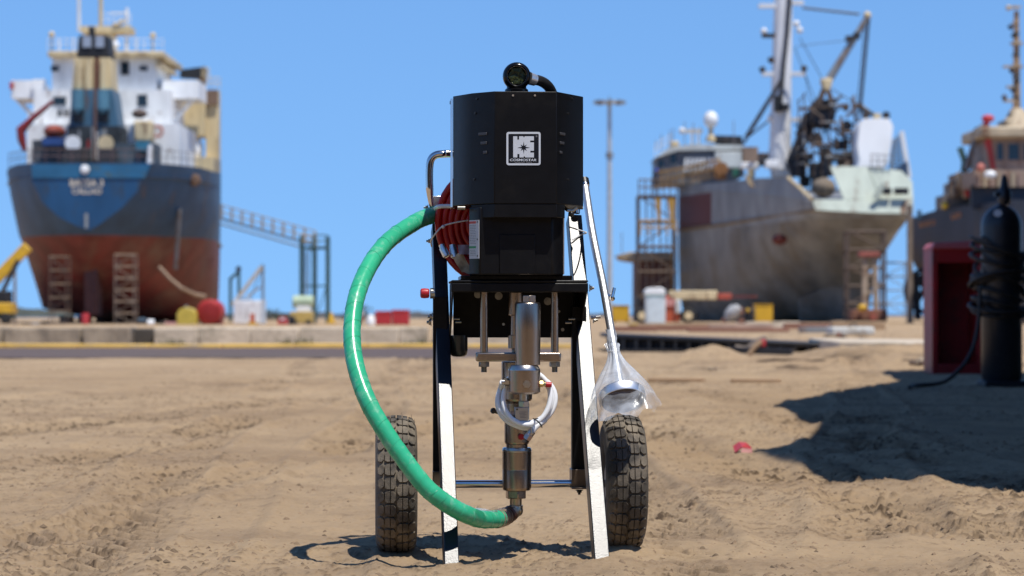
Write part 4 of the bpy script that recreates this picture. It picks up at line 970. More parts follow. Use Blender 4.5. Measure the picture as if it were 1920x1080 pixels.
# ------------------------------------------------------------------ dark tug at the right edge
def tug():
    CREAM = rusty('tug_cream', (.46,.37,.25), .6, .42, 1.3)
    R = root('tugboat', P(1840, 604, 118), 'dark navy tug with cream wheelhouse and tall tan mast behind the red cabinet', 'ship')
    st = [(124,[(1702,418),(1700,440),(1704,470),(1716,500),(1740,530),(1770,548),(1800,540),(1830,500),(1850,440)]),
          (121,[(1704,410),(1703,440),(1710,480),(1735,525),(1770,560),(1815,580),(1850,560),(1880,500),(1900,430)]),
          (117,[(1762,392),(1762,440),(1768,500),(1785,560),(1810,596),(1880,600),(1930,590),(1990,500),(2020,400)]),
          (113,[(1822,384),(1822,440),(1826,500),(1836,560),(1850,602),(1960,604),(2060,590),(2120,500),(2140,390)]),
          (108,[(1900,374),(1900,440),(1902,500),(1910,560),(1920,606),(2060,606),(2160,590),(2220,500),(2240,380)])]
    hm = hull_mat('tug_hull_paint', (.022,.030,.050), (.030,.022,.024), 3.0, low=(.05,.035,.03))
    build('hull', loft(st), hm, R, smooth=50)
    dk = MB(); dk.sheet([[P(*s[1][0], s[0])-Vector((0,0,.25)) for s in st], [P(*s[1][-1], s[0])-Vector((0,0,.25)) for s in st]]); build('deck', dk, DARKSTEEL, R)
    a = P(1722,422,120.4); ux = (P(1762,402,117)-P(1704,420,121)); ux.z = 0
    def side(x, y):   # a point on the tug's side plating just outside it
        t = (x-1704)/(1822-1704); Yq = 121+(113-121)*t; return P(x, y, Yq-.12)
    text('lettering', 'BUSCO', ORNLET, R, side(1724,427), side(1754,421)-side(1724,427), (0,0,1), width=(side(1754,421)-side(1724,427)).length, height=.24, bold=.02)
    text('lettering', 'LIO', ORNLET, R, side(1784,412), side(1802,408)-side(1784,412), (0,0,1), width=(side(1802,408)-side(1784,412)).length, height=.26, bold=.02)
    build('stern_bollard', MB().cyl(P(1724,410,119.5), P(1724,394,119.5), .11, n=8), TEAL, R)
    YB = 112
    build('high_bulwark', MB().prism([P(1822,392,YB),P(1822,352,YB),P(1840,348,YB),P(2000,342,YB),P(2000,392,YB)], (0,.4,0)), NAVY, R)
    build('bulwark_cap', MB().tube([P(1821,351,YB), P(1840,347,YB), P(2000,341,YB)], .1, 6), DARKSTEEL, R)
    build('side_house', MB().bx(1768,366,1824,392,116,2), M('side_house_grey', (.17,.15,.14), .7, 0, .3, 2), R)
    build('side_house', MB().bx(1790,326,1824,368,115.5,1.6), M('side_house_brown', (.20,.15,.12), .7, 0, .4, 2), R)
    for x, y0, y1, c in ((1776,344,370,GREYSTEEL),(1784,340,368,CREAM),(1800,322,352,CREAM),(1812,318,372,CREAM)): build('stanchion', MB().bx(x-4,y0,x+4,y1,115,.4), c, R, bevel=.03)
    build('buoy_light', MB().ball(P(1772,385,115.5), .17), M('lamp_yellow', (.7,.5,.05)), R)
    build('red_valve', MB().ball(P(1816,362,114.6), .2), REDPAINT, R)
    WHS = rusty('wheelhouse_tan', (.33,.235,.175), .6, .4, 1.2)
    Yw = 112.5
    build('wheelhouse', MB().prism([P(1852,318,Yw),P(1850,262,Yw),P(1858,250,Yw),P(2010,250,Yw),P(2010,318,Yw)], (0,4,0)), WHS, R)
    build('red_corner', MB().prism([P(1848,264,Yw-.1),P(1858,256,Yw-.1),P(1868,318,Yw-.1),P(1860,318,Yw-.1)], (0,.3,0)), REDPAINT, R)
    build('roof', MB().bx(1840,236,2010,258,Yw-.6,5), CREAM, R, bevel=.12)
    build('roof_house', MB().bx(1886,222,1950,240,Yw+.5,2), CREAM, R, bevel=.1)
    window(R, 1870,268,1882,300,Yw,WHS); window(R, 1891,269,1912,300,Yw,WHS); window(R, 1920,269,1944,300,Yw,WHS)
    build('lower_house', MB().bx(1828,318,2010,350,Yw-.8,5), WHS, R)
    for i in range(7): build('door_panel', MB().bx(1832+i*13,324,1837+i*13,350,Yw-.9,.12), CREAM if i % 2 else M('panel_pinkish', (.36,.24,.19)), R)
    build('white_dome', MB().ball(P(1857,328,Yw-1.4), (.28,.28,.2)), WHITE, R)
    build('lifebuoy', MB().ball(P(1839,314,Yw-1.2), .2), M('buoy_red_soft', (.5,.16,.12)), R)
    build('fire_monitor', MB().cyl(P(1850,242,Yw), P(1850,226,Yw), .14, n=8).ball(P(1853,222,Yw), (.3,.3,.18)), REDBIN, R)
    build('deck_crane', MB().cyl(P(1813,318,114), P(1832,248,114), .16, .12, n=8).bar(P(1828,250,114), P(1846,236,114), .3, .3), GREYSTEEL, R)
    build('crane_head', MB().bx(1830,238,1842,250,113.8,.5), SOOT, R, bevel=.05)
    build('davit', MB().bar(P(1800,276,114.5), P(1810,304,114.5), .26, .2).bar(P(1810,304,114.5), P(1808,322,114.5), .3, .3), TOWERG, R)
    MT = M('mast_tan', (.36,.24,.14), .6, 0, .25, 1.5)
    m = MB()
    for x in (1899,1911): build('mast_leg', MB().cyl(P(x+(4 if x < 1905 else 0),238,Yw+1), P(x+6 if x<1905 else x-2,20,Yw+1), .10, .07, n=8), MT, R)
    for i in range(10): build('mast_rung', MB().bx(1901,40+i*20,1912,44+i*20,Yw+.9,.3), DARKSTEEL if i % 2 else MT, R)
    for x0, x1, y in ((1884,1920,124),(1884,1904,188),(1898,1920,80),(1890,1908,162),(1896,1916,12)): build('crosstree', MB().bx(x0,y-2,x1,y+2,Yw+.8,.4), CREAM, R)
    for x, y in ((1884,182),(1892,14),(1900,168),(1908,150),(1898,132),(1902,66),(1896,50),(1896,216),(1886,232)): build('lamp', MB().ball(P(x,y,Yw+.8), .13), DARKSTEEL if x != 1892 else CREAM, R)
    build('mast_cone', MB().lathe([(.8,0),(.3,.9)], P(1908,240,Yw+1), (0,0,1), 12), CREAM, R)
    # propeller under the counter
    c = P(1738,545,119); hub = build('propeller_hub', MB().lathe([(.05,-.5),(.18,-.35),(.24,0),(.24,.4)], c, (0,1,0), 14), SOOT, R)
    for k in range(4):
        a = k*math.pi/2+.6; d = Vector((math.cos(a),0,math.sin(a))); e = Vector((-math.sin(a),0,math.cos(a)))
        build('blade', MB().prism([c+d*.15-e*.08, c+d*.5-e*.3, c+d*.85-e*.22, c+d*.92+e*.1, c+d*.55+e*.25, c+d*.15+e*.08], (0,.07,0)), SOOT, R)
    build('nozzle', MB().tube([c+Vector((1.02*math.cos(t),.1,1.02*math.sin(t))) for t in [i*math.pi/12 for i in range(24)]], .11, 8, closed=True), NAVY, R)
    build('kort_stay', MB().prism([P(1712,520,119.4),P(1722,512,119.4),P(1728,600,119.4),P(1716,600,119.4)], (0,.3,0)), NAVY, R)
tug()

# ------------------------------------------------------------------ yard objects on the right
def light_mast():
    Y = 205; R = root('light_mast', P(1143, 600, Y), 'tall slim floodlight mast with a wide ring head standing alone against the sky', 'light mast')
    build('shaft', MB().cyl(P(1143,600,Y), P(1143,190,Y), .26, .16, n=10), M('mast_grey', (.42,.45,.48), .5), R)
    build('head_ring', MB().lathe([(.5,0),(1.05,.05),(1.05,.2),(.5,.25)], P(1143,194,Y), (0,0,1), 18), MATS['mast_grey'], R)
    for k in range(8):
        a = k*math.pi/4; build('floodlight', MB().bx(1139,186,1147,193,Y,.4) if False else MB().obox(P(1143,193,Y)+Vector((1.12*math.cos(a),1.12*math.sin(a),.05)), (.22*math.cos(a),.22*math.sin(a),0), (-.2*math.sin(a),.2*math.cos(a),0), (0,0,.14)), GREYSTEEL, R)
    build('collar', MB().cyl(P(1143,296,Y), P(1143,286,Y), .3, n=10), GREYSTEEL, R)
    build('finial', MB().cyl(P(1143,190,Y), P(1143,180,Y), .05, n=6), GREYSTEEL, R)
light_mast()
def crate(name, label, x0, y0, x1, y1, Y, mat, cat='crate', group=None):
    g = root(name, P((x0+x1)/2, y1, Y), label, cat, group)
    build('body', MB().bx(x0,y0,x1,y1-2,Y,1.2), mat, g, bevel=.03)
    build('lid', MB().bx(x0-1,y0-2,x1+1,y0,Y-.03,1.26), mat, g)
    for x in (x0+2, x1-6): build('runner', MB().bx(x,y1-2,x+4,y1,Y,1.2), SOOT, g)
    return g
crate('yellow_crate', 'yellow box at the left of the white booth, seen beside the suction pipe', 1148, 574, 1180, 605, 120, YELLOW, group='yellow boxes on the quay')
crate('yellow_crate', 'yellow box standing alone in front of the dark hull of the grey ship', 1416, 572, 1449, 607, 118, YELLOW, group='yellow boxes on the quay')
crate('yellow_crate', 'tiny yellow box low beside the red brown timbers', 1182, 609, 1194, 624, 60, M('lemon_paint', (.62,.42,.02), .5), group='yellow boxes on the quay')
def booth():
    Y = 115; R = root('white_booth', P(1229, 608, Y), 'white booth with rounded roof in front of the crane truck', 'booth')
    build('shell', MB().bx(1211,552,1248,607,Y,1.0), M('booth_pale', (.62,.68,.70), .5, 0, .08, 1), R, bevel=.04)
    build('roof', MB().prism([P(1209,553,Y-.05),P(1209,545,Y-.05),P(1216,540,Y-.05),P(1240,539,Y-.05),P(1247,543,Y-.05),P(1248,553,Y-.05)], (0,1.1,0)), WHITE, R, bevel=.04)
    build('door', MB().bx(1216,558,1243,605,Y-.03,.05), M('booth_door', (.58,.66,.70), .5), R)
    build('band', MB().bx(1211,553,1248,556,Y-.04,.06), M('booth_band', (.25,.42,.42)), R)
booth()
def crane_truck():
    Y = 119; R = root('crane_truck', P(1275, 606, Y), 'red crane truck with a level cream boom and red tip under the grey ship', 'crane')
    build('boom', MB().bx(1254,545,1345,562,Y,.55), CREAM, R, bevel=.05)
    build('boom_tip', MB().bx(1346,550,1372,561,Y+.08,.4), M('tip_red', (.42,.08,.05)), R, bevel=.03)
    build('jib', MB().bx(1373,554,1420,558,Y+.12,.2), M('jib_dark_red', (.14,.03,.03)), R)
    build('body', MB().prism([P(1247,604,Y),P(1247,556,Y),P(1262,552,Y),P(1272,576,Y),P(1276,604,Y)], (0,1.8,0)), ORANGE, R, bevel=.05)
    build('stripe', MB().bx(1248,560,1264,574,Y-.08,.1), M('stripe_pink', (.55,.25,.22)), R)
    build('cab', MB().bx(1266,562,1276,588,Y-.2,1), M('cab_white', (.55,.55,.52)), R, bevel=.06)
    build('chassis', MB().bx(1200,586,1310,598,Y+.3,1.6), SOOT, R)
    for x in (1204, 1291):
        t = build('tyre', MB().lathe([(.22,0),(.34,.02),(.38,.08),(.38,.3),(.3,.36)], P(x,592,Y-.2), (0,1,0), 18), TYRE, R)
        build('rim', MB().lathe([(.02,-.02),(.2,-.01),(.22,.06)], P(x,592,Y-.2), (0,1,0), 14), CREAM, t)
    build('outrigger', MB().bx(1192,556,1200,604,Y,.5), DARKSTEEL, R)
crane_truck()
def mixer():
    Y = 114; R = root('concrete_mixer', P(1372, 606, Y), 'grey drum mixer on thin legs left of the lone yellow box', 'mixer')
    build('drum', MB().lathe([(.12,-.5),(.3,-.2),(.32,.15),(.16,.4)], P(1374,586,Y), (.6,-.3,.6), 16), M('mixer_grey', (.4,.4,.4)), R)
    for x in (1362,1384): build('leg', MB().cyl(P(x,606,Y), P(1374,588,Y), .04, n=6), GREYSTEEL, R)
    for x in (1358,1390): build('wheel', MB().lathe([(.04,0),(.14,.02),(.14,.08),(.04,.1)], P(x,602,Y), (0,1,0), 12), BRWOOD, R)
    build('motor', MB().bx(1384,576,1394,590,Y,.3), BRWOOD, R)
mixer()
thing('pump_unit', 'dark pump unit between the mixer and the lone yellow box', 'pump', P(1404,606,115), [('body', MB().bx(1397,580,1414,600,115,.8), SOOT, dict(bevel=.05)), ('gauge', MB().ball(P(1402,582,114.9), .1), YELLOW), ('skid', MB().bx(1395,600,1415,606,114.9,.9), DARKSTEEL)])
def timbers():
    rs = random.Random(12)
    labs = ['red brown timber left of the yellow box, lowest of the stack', 'tan plank behind the small lemon box', 'red brown beam under the white booth', 'long tan beam before the crane truck', 'red brown beam below the mixer', 'pale plank below the lone yellow box', 'red brown beam under the stern scaffold', 'tan beam before the tall trestle', 'grey plank beside the rubble', 'long red brown timber before the dark hull']
    spec = [(1146,1230,612,620,52,BRWOOD),(1180,1260,606,611,60,TANWOOD),(1218,1330,611,618,54,BRWOOD),(1255,1380,605,610,62,TANWOOD),(1330,1450,607,613,58,M('pinkish_plank', (.36,.25,.19), .75, 0, .3, 2)),(1400,1500,603,609,66,CONC),(1470,1580,606,612,60,BRWOOD),(1560,1660,603,611,56,TANWOOD),(1500,1600,613,619,48,GREYSTEEL),(1290,1480,615,620,50,BRWOOD)]
    for (x0,x1,y0,y1,Y,m), lb in zip(spec, labs):
        a = P(x0,y1,Y); z0 = gz(a.x, Y)-.02
        g = root('timber_beam', a, lb, 'timber', 'loose timbers on the quay')
        build('beam', MB().box((a.x, Y, min(z0,a.z)), (P(x1,0,Y).x, Y+.3, P(0,y0,Y).z)), m, g, bevel=.02)
timbers()
def rubble(name, label, cx, cy, w, h, Y, seed, mats, n=9):
    rs = random.Random(seed); g = root(name, P(cx, cy, Y), label, 'rubble')
    for i in range(n):
        x = cx+rs.gauss(0, w/3); hh = h*rs.uniform(.3,1)*max(.25, 1-abs(x-cx)/w); q = P(x, cy-hh*.4, Y+rs.uniform(-.3,.3)); r = hh/F*Y*.6
        mb = MB().ball(q, (r*rs.uniform(.8,1.5), r, r*rs.uniform(.6,1)), 7, 5)
        for v in mb.v: v += Vector((rs.uniform(-1,1), rs.uniform(-1,1), rs.uniform(-1,1)))*r*.18
        build('lump', mb, rs.choice(mats), g, smooth=0)
rubble('rubble_heap', 'low heap of rusty rubble on the quay left of the white block', 1570, 632, 40, 16, 36, 4, [BRWOOD, CONCO, SCAFFD])
rubble('rubble_heap', 'dark lumps in the sand before the red cabinet', 1722, 684, 26, 18, 21.2, 6, [SCAFFD, MATS['dark_concrete'], CONCO])
rubble('rubble_heap', 'dark flat lump on the left shoulder of the sand mounds', 1336, 695, 30, 9, 20.3, 8, [CONCO, SCAFFD], 6)
thing('concrete_block', 'white painted concrete block at the end of the ramp', 'block', P(1600,628,40), [('body', MB().bx(1560,613,1640,628,40,.8), M('white_block', (.62,.62,.58), .8, 0, .15, 2, dirt=(.35,.3,.24), dscale=3), dict(bevel=.03)), ('lifting_eye', MB().tube([P(1600,613,40.3)+Vector((.06*math.cos(t),0,.06*math.sin(t))) for t in [k*math.pi/6 for k in range(12)]], .012, 6, closed=True), DARKSTEEL)])
def ramp():
    R = root('steel_ramp', (3.2, 31, 0), 'long low black steel ramp edge behind the sand mounds', 'ramp')
    Y = 31
    build('top_plate', MB().hexa([P(1138,634,Y),P(1560,652,Y-.6),P(1560,652,Y-.6)+Vector((0,2.5,0)),P(1138,634,Y)+Vector((0,2.5,0))], [P(1138,626,Y),P(1560,644,Y-.6),P(1560,644,Y-.6)+Vector((0,2.5,0)),P(1138,626,Y)+Vector((0,2.5,0))]), BLKPLATE, R, bevel=.01)
    for i in range(18):
        t = i/17; x = 1144+t*410; build('rib', MB().box((P(x,0,Y).x-.02, Y-.03-.6*t, 0), (P(x,0,Y).x+.02, Y+.3-.6*t, P(x,635+18*t,Y).z)), BLKPLATE, R)
    build('web', MB().hexa([Vector((P(1138,0,Y).x,Y+.1,-.02)),Vector((P(1570,0,Y).x,Y-.45,-.02)),Vector((P(1570,0,Y).x,Y-.35,-.02)),Vector((P(1138,0,Y).x,Y+.2,-.02))], [P(1138,633,Y+.1),P(1570,652,Y-.45),P(1570,652,Y-.35),P(1138,633,Y+.2)]), BLKPLATE, R)
    build('bottom_flange', MB().box((P(1138,0,Y).x, Y-.35, .0), (P(1570,0,Y).x, Y+.1, .03)), BLKPLATE, R)
    g = root('quay_slab', P(1650,668,28.5), 'pale grey slab lying before the red cabinet at the end of the black ramp', 'slab')
    a = P(1572,655,28.6); b = P(1830,636,28.6)
    build('deck', MB().hexa([Vector((a.x,28.6,.03)),Vector((b.x,28.2,.03)),Vector((b.x,31.5,.03)),Vector((a.x,31.5,.03))], [P(1572,640,28.6),P(1830,644,28.2),P(1830,644,28.2)+Vector((0,3.3,.01)),P(1572,640,28.6)+Vector((0,2.9,.01))]), CONC, g, bevel=.02)
    build('steel_edge', MB().box((a.x,28.1,.0), (b.x,28.19,.08)), BLKPLATE, g)
ramp()
def pipework():
    Y = 27.5; R = root('scrap_frame', P(1415,664,Y), 'bent tan and red scrap pipes lying in the sand before the black ramp', 'scrap')
    build('pipe', MB().tube([P(1378,652,Y),P(1400,655,Y),P(1420,640,Y),P(1436,634,Y)], .035, 7), SCAFF, R)
    build('pipe', MB().tube([P(1402,668,Y-.2),P(1416,650,Y-.2),P(1428,640,Y-.2)], .03, 7), TANWOOD, R)
    build('red_joint', MB().bx(1426,637,1436,650,Y-.1,.14), REDBIN, R, bevel=.01)
    build('bar', MB().bar(P(1366,656,Y), P(1485,660,Y-.4), .05, .07), DARKSTEEL, R)
pipework()
def plank_on_sand(lab, x0, x1, y, Y):
    a = P(x0,y,Y); b = P(x1,y+2,Y-.1); z = max(gz(a.x,Y), gz(b.x,Y))+.012
    build('board', MB().bar((a.x,Y,z), (b.x,Y-.1,z), .10, .025, (0,1,0)), TANWOOD, None, bevel=.004, label=lab, cat='board', origin=(a.x,Y,z))
plank_on_sand('weathered board lying on the sand left of the dark flat lump', 1216, 1320, 711, 17.6); plank_on_sand('short weathered board on the sand toward the red cabinet', 1372, 1462, 713, 17.3)

# ------------------------------------------------------------------ red cabinet, gas cylinder and added, unseen canopy at the right
def cabinet():
    Y = 19.4; R = root('red_cabinet', P(1800, 703, Y), 'open fronted red steel cabinet standing beside the black gas cylinder', 'cabinet')
    x0, x1 = P(1748,0,Y).x, P(1850,0,Y).x; zt = P(0,452,Y).z; zb = P(0,704,Y).z; d = .42; w = .045
    build('side_panel', MB().box((x0,Y,zb),(x0+w,Y+d,zt-.06)), CABRED, R, bevel=.006)
    build('side_panel', MB().box((x1-.075,Y,zb),(x1,Y+d,zt-.06)), CABRED, R, bevel=.006)
    build('back_panel', MB().box((x0+w,Y+d-.02,zb),(x1-.075,Y+d,zt-.06)), CABRED, R)
    build('roof', MB().hexa([Vector((x0-.01,Y-.03,zt-.06)),Vector((x1+.015,Y-.03,zt-.06)),Vector((x1+.015,Y+d,zt-.06)),Vector((x0-.01,Y+d,zt-.06))], [Vector((x0+.02,Y,zt-.012)),Vector((x1,Y,zt+.01)),Vector((x1,Y+d,zt+.01)),Vector((x0+.02,Y+d,zt-.012))]), M('cabinet_sunlit_red', (.48,.10,.09), .5, 0, .2, 3), R, bevel=.008)  # roof red lightened to put in the sun on its top
    build('lintel', MB().box((x0+w,Y,zt-.17),(x1-.075,Y+.03,zt-.06)), CABRED, R, bevel=.004)
    build('sill', MB().box((x0+w,Y,zb),(x1-.075,Y+.05,zb+.09)), CABRED, R, bevel=.004)
    build('floor_plate', MB().box((x0+w,Y+.05,zb+.04),(x1-.075,Y+d-.02,zb+.06)), CABRED, R)
    return R
cabinet()
def gas_cylinder():
    Y = 16.3; cx = P(1878,0,Y).x; zb = P(0,716,Y).z; R = root('gas_cylinder', (cx,Y,zb), 'tall black gas cylinder with white sticker and rounded shoulder', 'gas cylinder')
    r = 38.0/F*Y; zs = P(0,425,Y).z; zt = P(0,384,Y).z
    prof = [(r*.92,zb+.01),(r,zb+.03),(r,zs)]
    for k in range(1,8):
        t = k/8*math.pi/2; prof.append((r*math.cos(t), zs+(zt-zs)*math.sin(t)))
    prof.append((.022, zt+.005)); prof.append((.02, zt+.02))
    build('body', MB().lathe([(a,b-zb) for a,b in prof], (cx,Y,zb), (0,0,1), 36), GASBLK, R, smooth=50)
    v = build('valve', MB().lathe([(.035,0),(.045,.03),(.045,.09),(.03,.11),(.022,.17),(.012,.2)], (cx+.02,Y,zt), (0,0,1), 14), GASBLK, R)
    build('valve_outlet', MB().cyl((cx+.02,Y,zt+.07),(cx-.05,Y-.02,zt+.07), .018, n=10), GASBLK, v)
    a = -.0; build('sticker', MB().lathe([(.0,0),(.028,0),(.028,.003),(0,.003)], (cx-.045,Y-r*.78,P(0,401,Y).z), (-.2,-.85,.45), 14), M('sticker_white', (.6,.6,.6)), R)
    build('base_ring', MB().box((cx-.14,Y-.16,zb-.03),(cx+.2,Y+.14,zb+.01)), SOOT, R, bevel=.008)
    # hose coils hung round the cylinder
    hz = root('rubber_hose', (cx,Y,P(0,560,Y).z), 'black rubber hose coiled round the gas cylinder and trailing down to the sand', 'hose')
    pts = []; rs = random.Random(14)
    for i in range(14*24):
        t = i/24*2*math.pi; k = i/24
        rr = r+.018+.022*max(0, math.sin(k*1.1))+.010*math.sin(k*3.1)
        tilt = .10+.05*math.sin(k*2.3)
        pts.append(Vector((cx-.02+(rr+.012)*math.cos(t), Y+rr*math.sin(t)*1.0, P(0,462+9.2*k,Y).z-tilt*math.cos(t+.6*k)*.45+.03*math.sin(k))))
    build('coil', MB().tube(pts, .0135, 8), ROPE, hz)
    tail = [P(1838,540,Y-.1), P(1836,600,Y-.12), P(1828,645,Y-.15), P(1812,680,Y-.2), P(1788,704,Y-.3), P(1766,720,Y-.45)]
    tail += [Vector((P(1740,0,15).x, 15.6, .02)), Vector((P(1720,0,15).x, 15.3, .015))]
    cs = []
    for i in range(len(tail)-1):
        for k in range(6): cs.append(tail[i].lerp(tail[i+1], k/6))
    cs.append(tail[-1])
    for _ in range(6): cs = [cs[0]]+[(cs[i-1]+cs[i]*2+cs[i+1])/4 for i in range(1,len(cs)-1)]+[cs[-1]]
    build('tail', MB().tube(cs, .0135, 8), ROPE, hz)
gas_cylinder()
def shade_canopy():
    z = 2.9; off = Vector((.25*z, -.32*z))
    sh = [(1.365,6.54),(.96,7.15),(.86,8.45),(1.12,9.05),(1.34,10.4),(1.37,12.7),(2.05,14.9),(2.80,17.5),(3.0,19.75),(3.75,19.82),(8.5,20.6),(8.5,5.9),(2.4,6.25)]
    roof = [Vector((x+off.x, y+off.y, z)) for x, y in sh]  # unseen roof shaped back along the sun to cast the shade
    R = root('shade_canopy', (6.0, 11, 0), 'unseen, added dark sheet roofed canopy on steel posts beside the gas cylinder', 'shade_canopy')
    build('roof_sheet', MB().prism(roof, (0,0,.12)), M('shade_canopy_sheet', (.09,.085,.08), .7, 0, .3, 1), R)
    for x, y in ((3.7,5.7),(3.6,9.5),(4.3,13.0),(5.3,17.0),(9.2,5.7),(9.2,17.6)):
        build('post', MB().box((x-.07,y-.07,-.02),(x+.07,y+.07,z-.002)), DARKSTEEL, R)
    build('sky_block_sheet', MB().box((9.3,5.4,0),(9.36,20.2,z-.002)), MATS['shade_canopy_sheet'], R)  # unseen sheets added to keep sky light out of the shade
    build('sky_block_sheet', MB().box((3.2,5.46,0),(9.28,5.5,z-.002)), MATS['shade_canopy_sheet'], R)
shade_canopy()
def red_scrap():
    Y = F*H/(845-588)-.03; a = P(1393,848,Y); z = gz(a.x,Y)
    R = root('red_scrap', (a.x,Y,z), 'small crumpled red plastic scrap lying on the sand near the shadow', 'scrap')
    build('shell', MB().add([Vector((a.x-.03,Y-.02,z+.0)),Vector((a.x-.006,Y-.03,z+.02)),Vector((a.x+.012,Y-.022,z+.016)),Vector((a.x+.03,Y-.02,z)),Vector((a.x-.033,Y+.03,z+.02)),Vector((a.x-.012,Y+.025,z+.035)),Vector((a.x+.014,Y+.025,z+.032)),Vector((a.x+.032,Y+.03,z+.016))],[(0,1,5,4),(1,2,6,5),(2,3,7,6)]), M('scrap_red', (.45,.05,.05), .4), R, smooth=0).modifiers.new('thick','SOLIDIFY').thickness = .003
    build('flap', MB().prism([Vector((a.x-.012,Y-.034,z)),Vector((a.x+.028,Y-.03,z)),Vector((a.x+.03,Y-.028,z+.012)),Vector((a.x-.006,Y-.03,z+.016))], (0,.003,0)), M('scrap_pink', (.62,.30,.27), .4), R)
red_scrap()

# ------------------------------------------------------------------ the paint pump
PSI = rad(3.0); VAX = Vector((-math.sin(PSI), math.cos(PSI), 0)); UAX = Vector((math.cos(PSI), math.sin(PSI), 0)); O0 = Vector((0, 4.8, 0)); ZAX = Vector((0,0,1))
def Q(x, y, v):
    """point of the machine at depth v behind its middle plane, seen at pixel (x, y)"""
    a = (x-960)/F; t = (v+O0.dot(VAX))/(VAX.y+VAX.x*a)
    return Vector((a*t, t, H-(y-HY)/F*t))
def S(v): return (4.8+v)/F
def mbox(mb, x0, y0, x1, y1, v, d):
    f = [Q(x0,y1,v), Q(x1,y1,v), Q(x1,y0,v), Q(x0,y0,v)]
    return mb.hexa([f[0], f[1], f[1]+VAX*d, f[0]+VAX*d], [f[3], f[2], f[2]+VAX*d, f[3]+VAX*d])
def vl(cx, prof, v, n=32, mb=None):
    b = Q(cx, prof[0][1], v); return (mb or MB()).lathe([(r*S(v), Q(cx,y,v).z-b.z) for r, y in prof], b, (0,0,1), n)
def hexnut(mb, p, ax, r, h, ph=.2):
    p = Vector(p); return mb.cyl(p, p+Vector(ax).normalized()*h, r, n=6, ph=ph)
def bolt(par, p, ax, r=.006, h=.005, mat=None, name='bolt', washer=True):
    mb = MB(); p = Vector(p); ax = Vector(ax).normalized()
    if washer: mb.cyl(p, p+ax*.0015, r*1.5, n=16); p = p+ax*.0016
    hexnut(mb, p, ax, r, h); mb.cyl(p+ax*h, p+ax*(h+.004), r*.55, n=10)
    return build(name, mb, mat or ZINC, par, smooth=30)
def spline(pts, n=10):
    """Catmull-Rom through the points"""
    p = [Vector(q) for q in pts]; p = [p[0]*2-p[1]]+p+[p[-1]*2-p[-2]]; out = []
    for i in range(1, len(p)-2):
        for k in range(n):
            t = k/n; a, b, c, d = p[i-1:i+3]
            out.append(.5*((2*b)+(c-a)*t+(2*a-5*b+4*c-d)*t*t+(3*b-a-3*c+d)*t**3))
    out.append(p[-2]); return out

PUMP = root('paint_pump', (0, 4.8, 0), 'black upright airless paint pump on a two wheeled cart with white sheened legs', 'paint pump')
FR = -VAX

# legs: long flat bars leaning back
def leg(x0, y0, x1, y1, v0, v1, wpx):
    A = Q(x0, y0, v0); B = Q(x1, y1, v1); d = (B-A).normalized(); w = wpx*S(v0)
    side = UAX+VAX*.10; side = (side-d*side.dot(d)).normalized(); n = d.cross(side)
    if n.y > 0: n = -n
    h = .032; mb = MB()
    # front face is exactly A..B, body behind it
    f0, f1 = A, B
    mb.hexa([f0-side*w/2, f0+side*w/2, f0+side*w/2-n*h, f0-side*w/2-n*h], [f1-side*w/2, f1+side*w/2, f1+side*w/2-n*h, f1-side*w/2-n*h])
    return build('leg', mb, LEGBLK, PUMP, bevel=.0016)
VB, VT = -.225, .235
leg(848, 1068, 823, 418, VB, VT, 27.5)
leg(1130, 1058, 1078, 402, VB, VT, 28.5)
# rear struts, brackets, axle
for (x, y0, y1) in ((825.5, 556, 888), (1086, 575, 884)):
    mb = MB(); mbox(mb, x-13.5, y0, x+13.5, y1, .085, .012); mbox(mb, x-13.5, y0, x-11, y1, .0965, .03); mbox(mb, x+11, y0, x+13.5, y1, .0965, .03)
    build('strut', mb, BLACK, PUMP, bevel=.001)
for x, y0, y1 in ((826, 884, 914), (1086, 880, 917)):
    mb = MB(); mbox(mb, x-14, y0, x+14, y1, .062, .004); mbox(mb, x-14, y1-3, x+14, y1, .04, .07); mbox(mb, x-14, y0, x-11, y1, .0665, .06)
    b = build('axle_bracket', mb, M('bracket_brown_steel', (.16,.12,.09), .35, .7, .3, 30), PUMP, bevel=.001)
    bolt(b, Q(x, y1+1, .07), -ZAX, .005, .004, BLKNYLON)
build('axle', MB().cyl(Q(706, 908, .08), Q(1203, 906, .08), 7.2*S(.08), n=20), CHROME, PUMP)

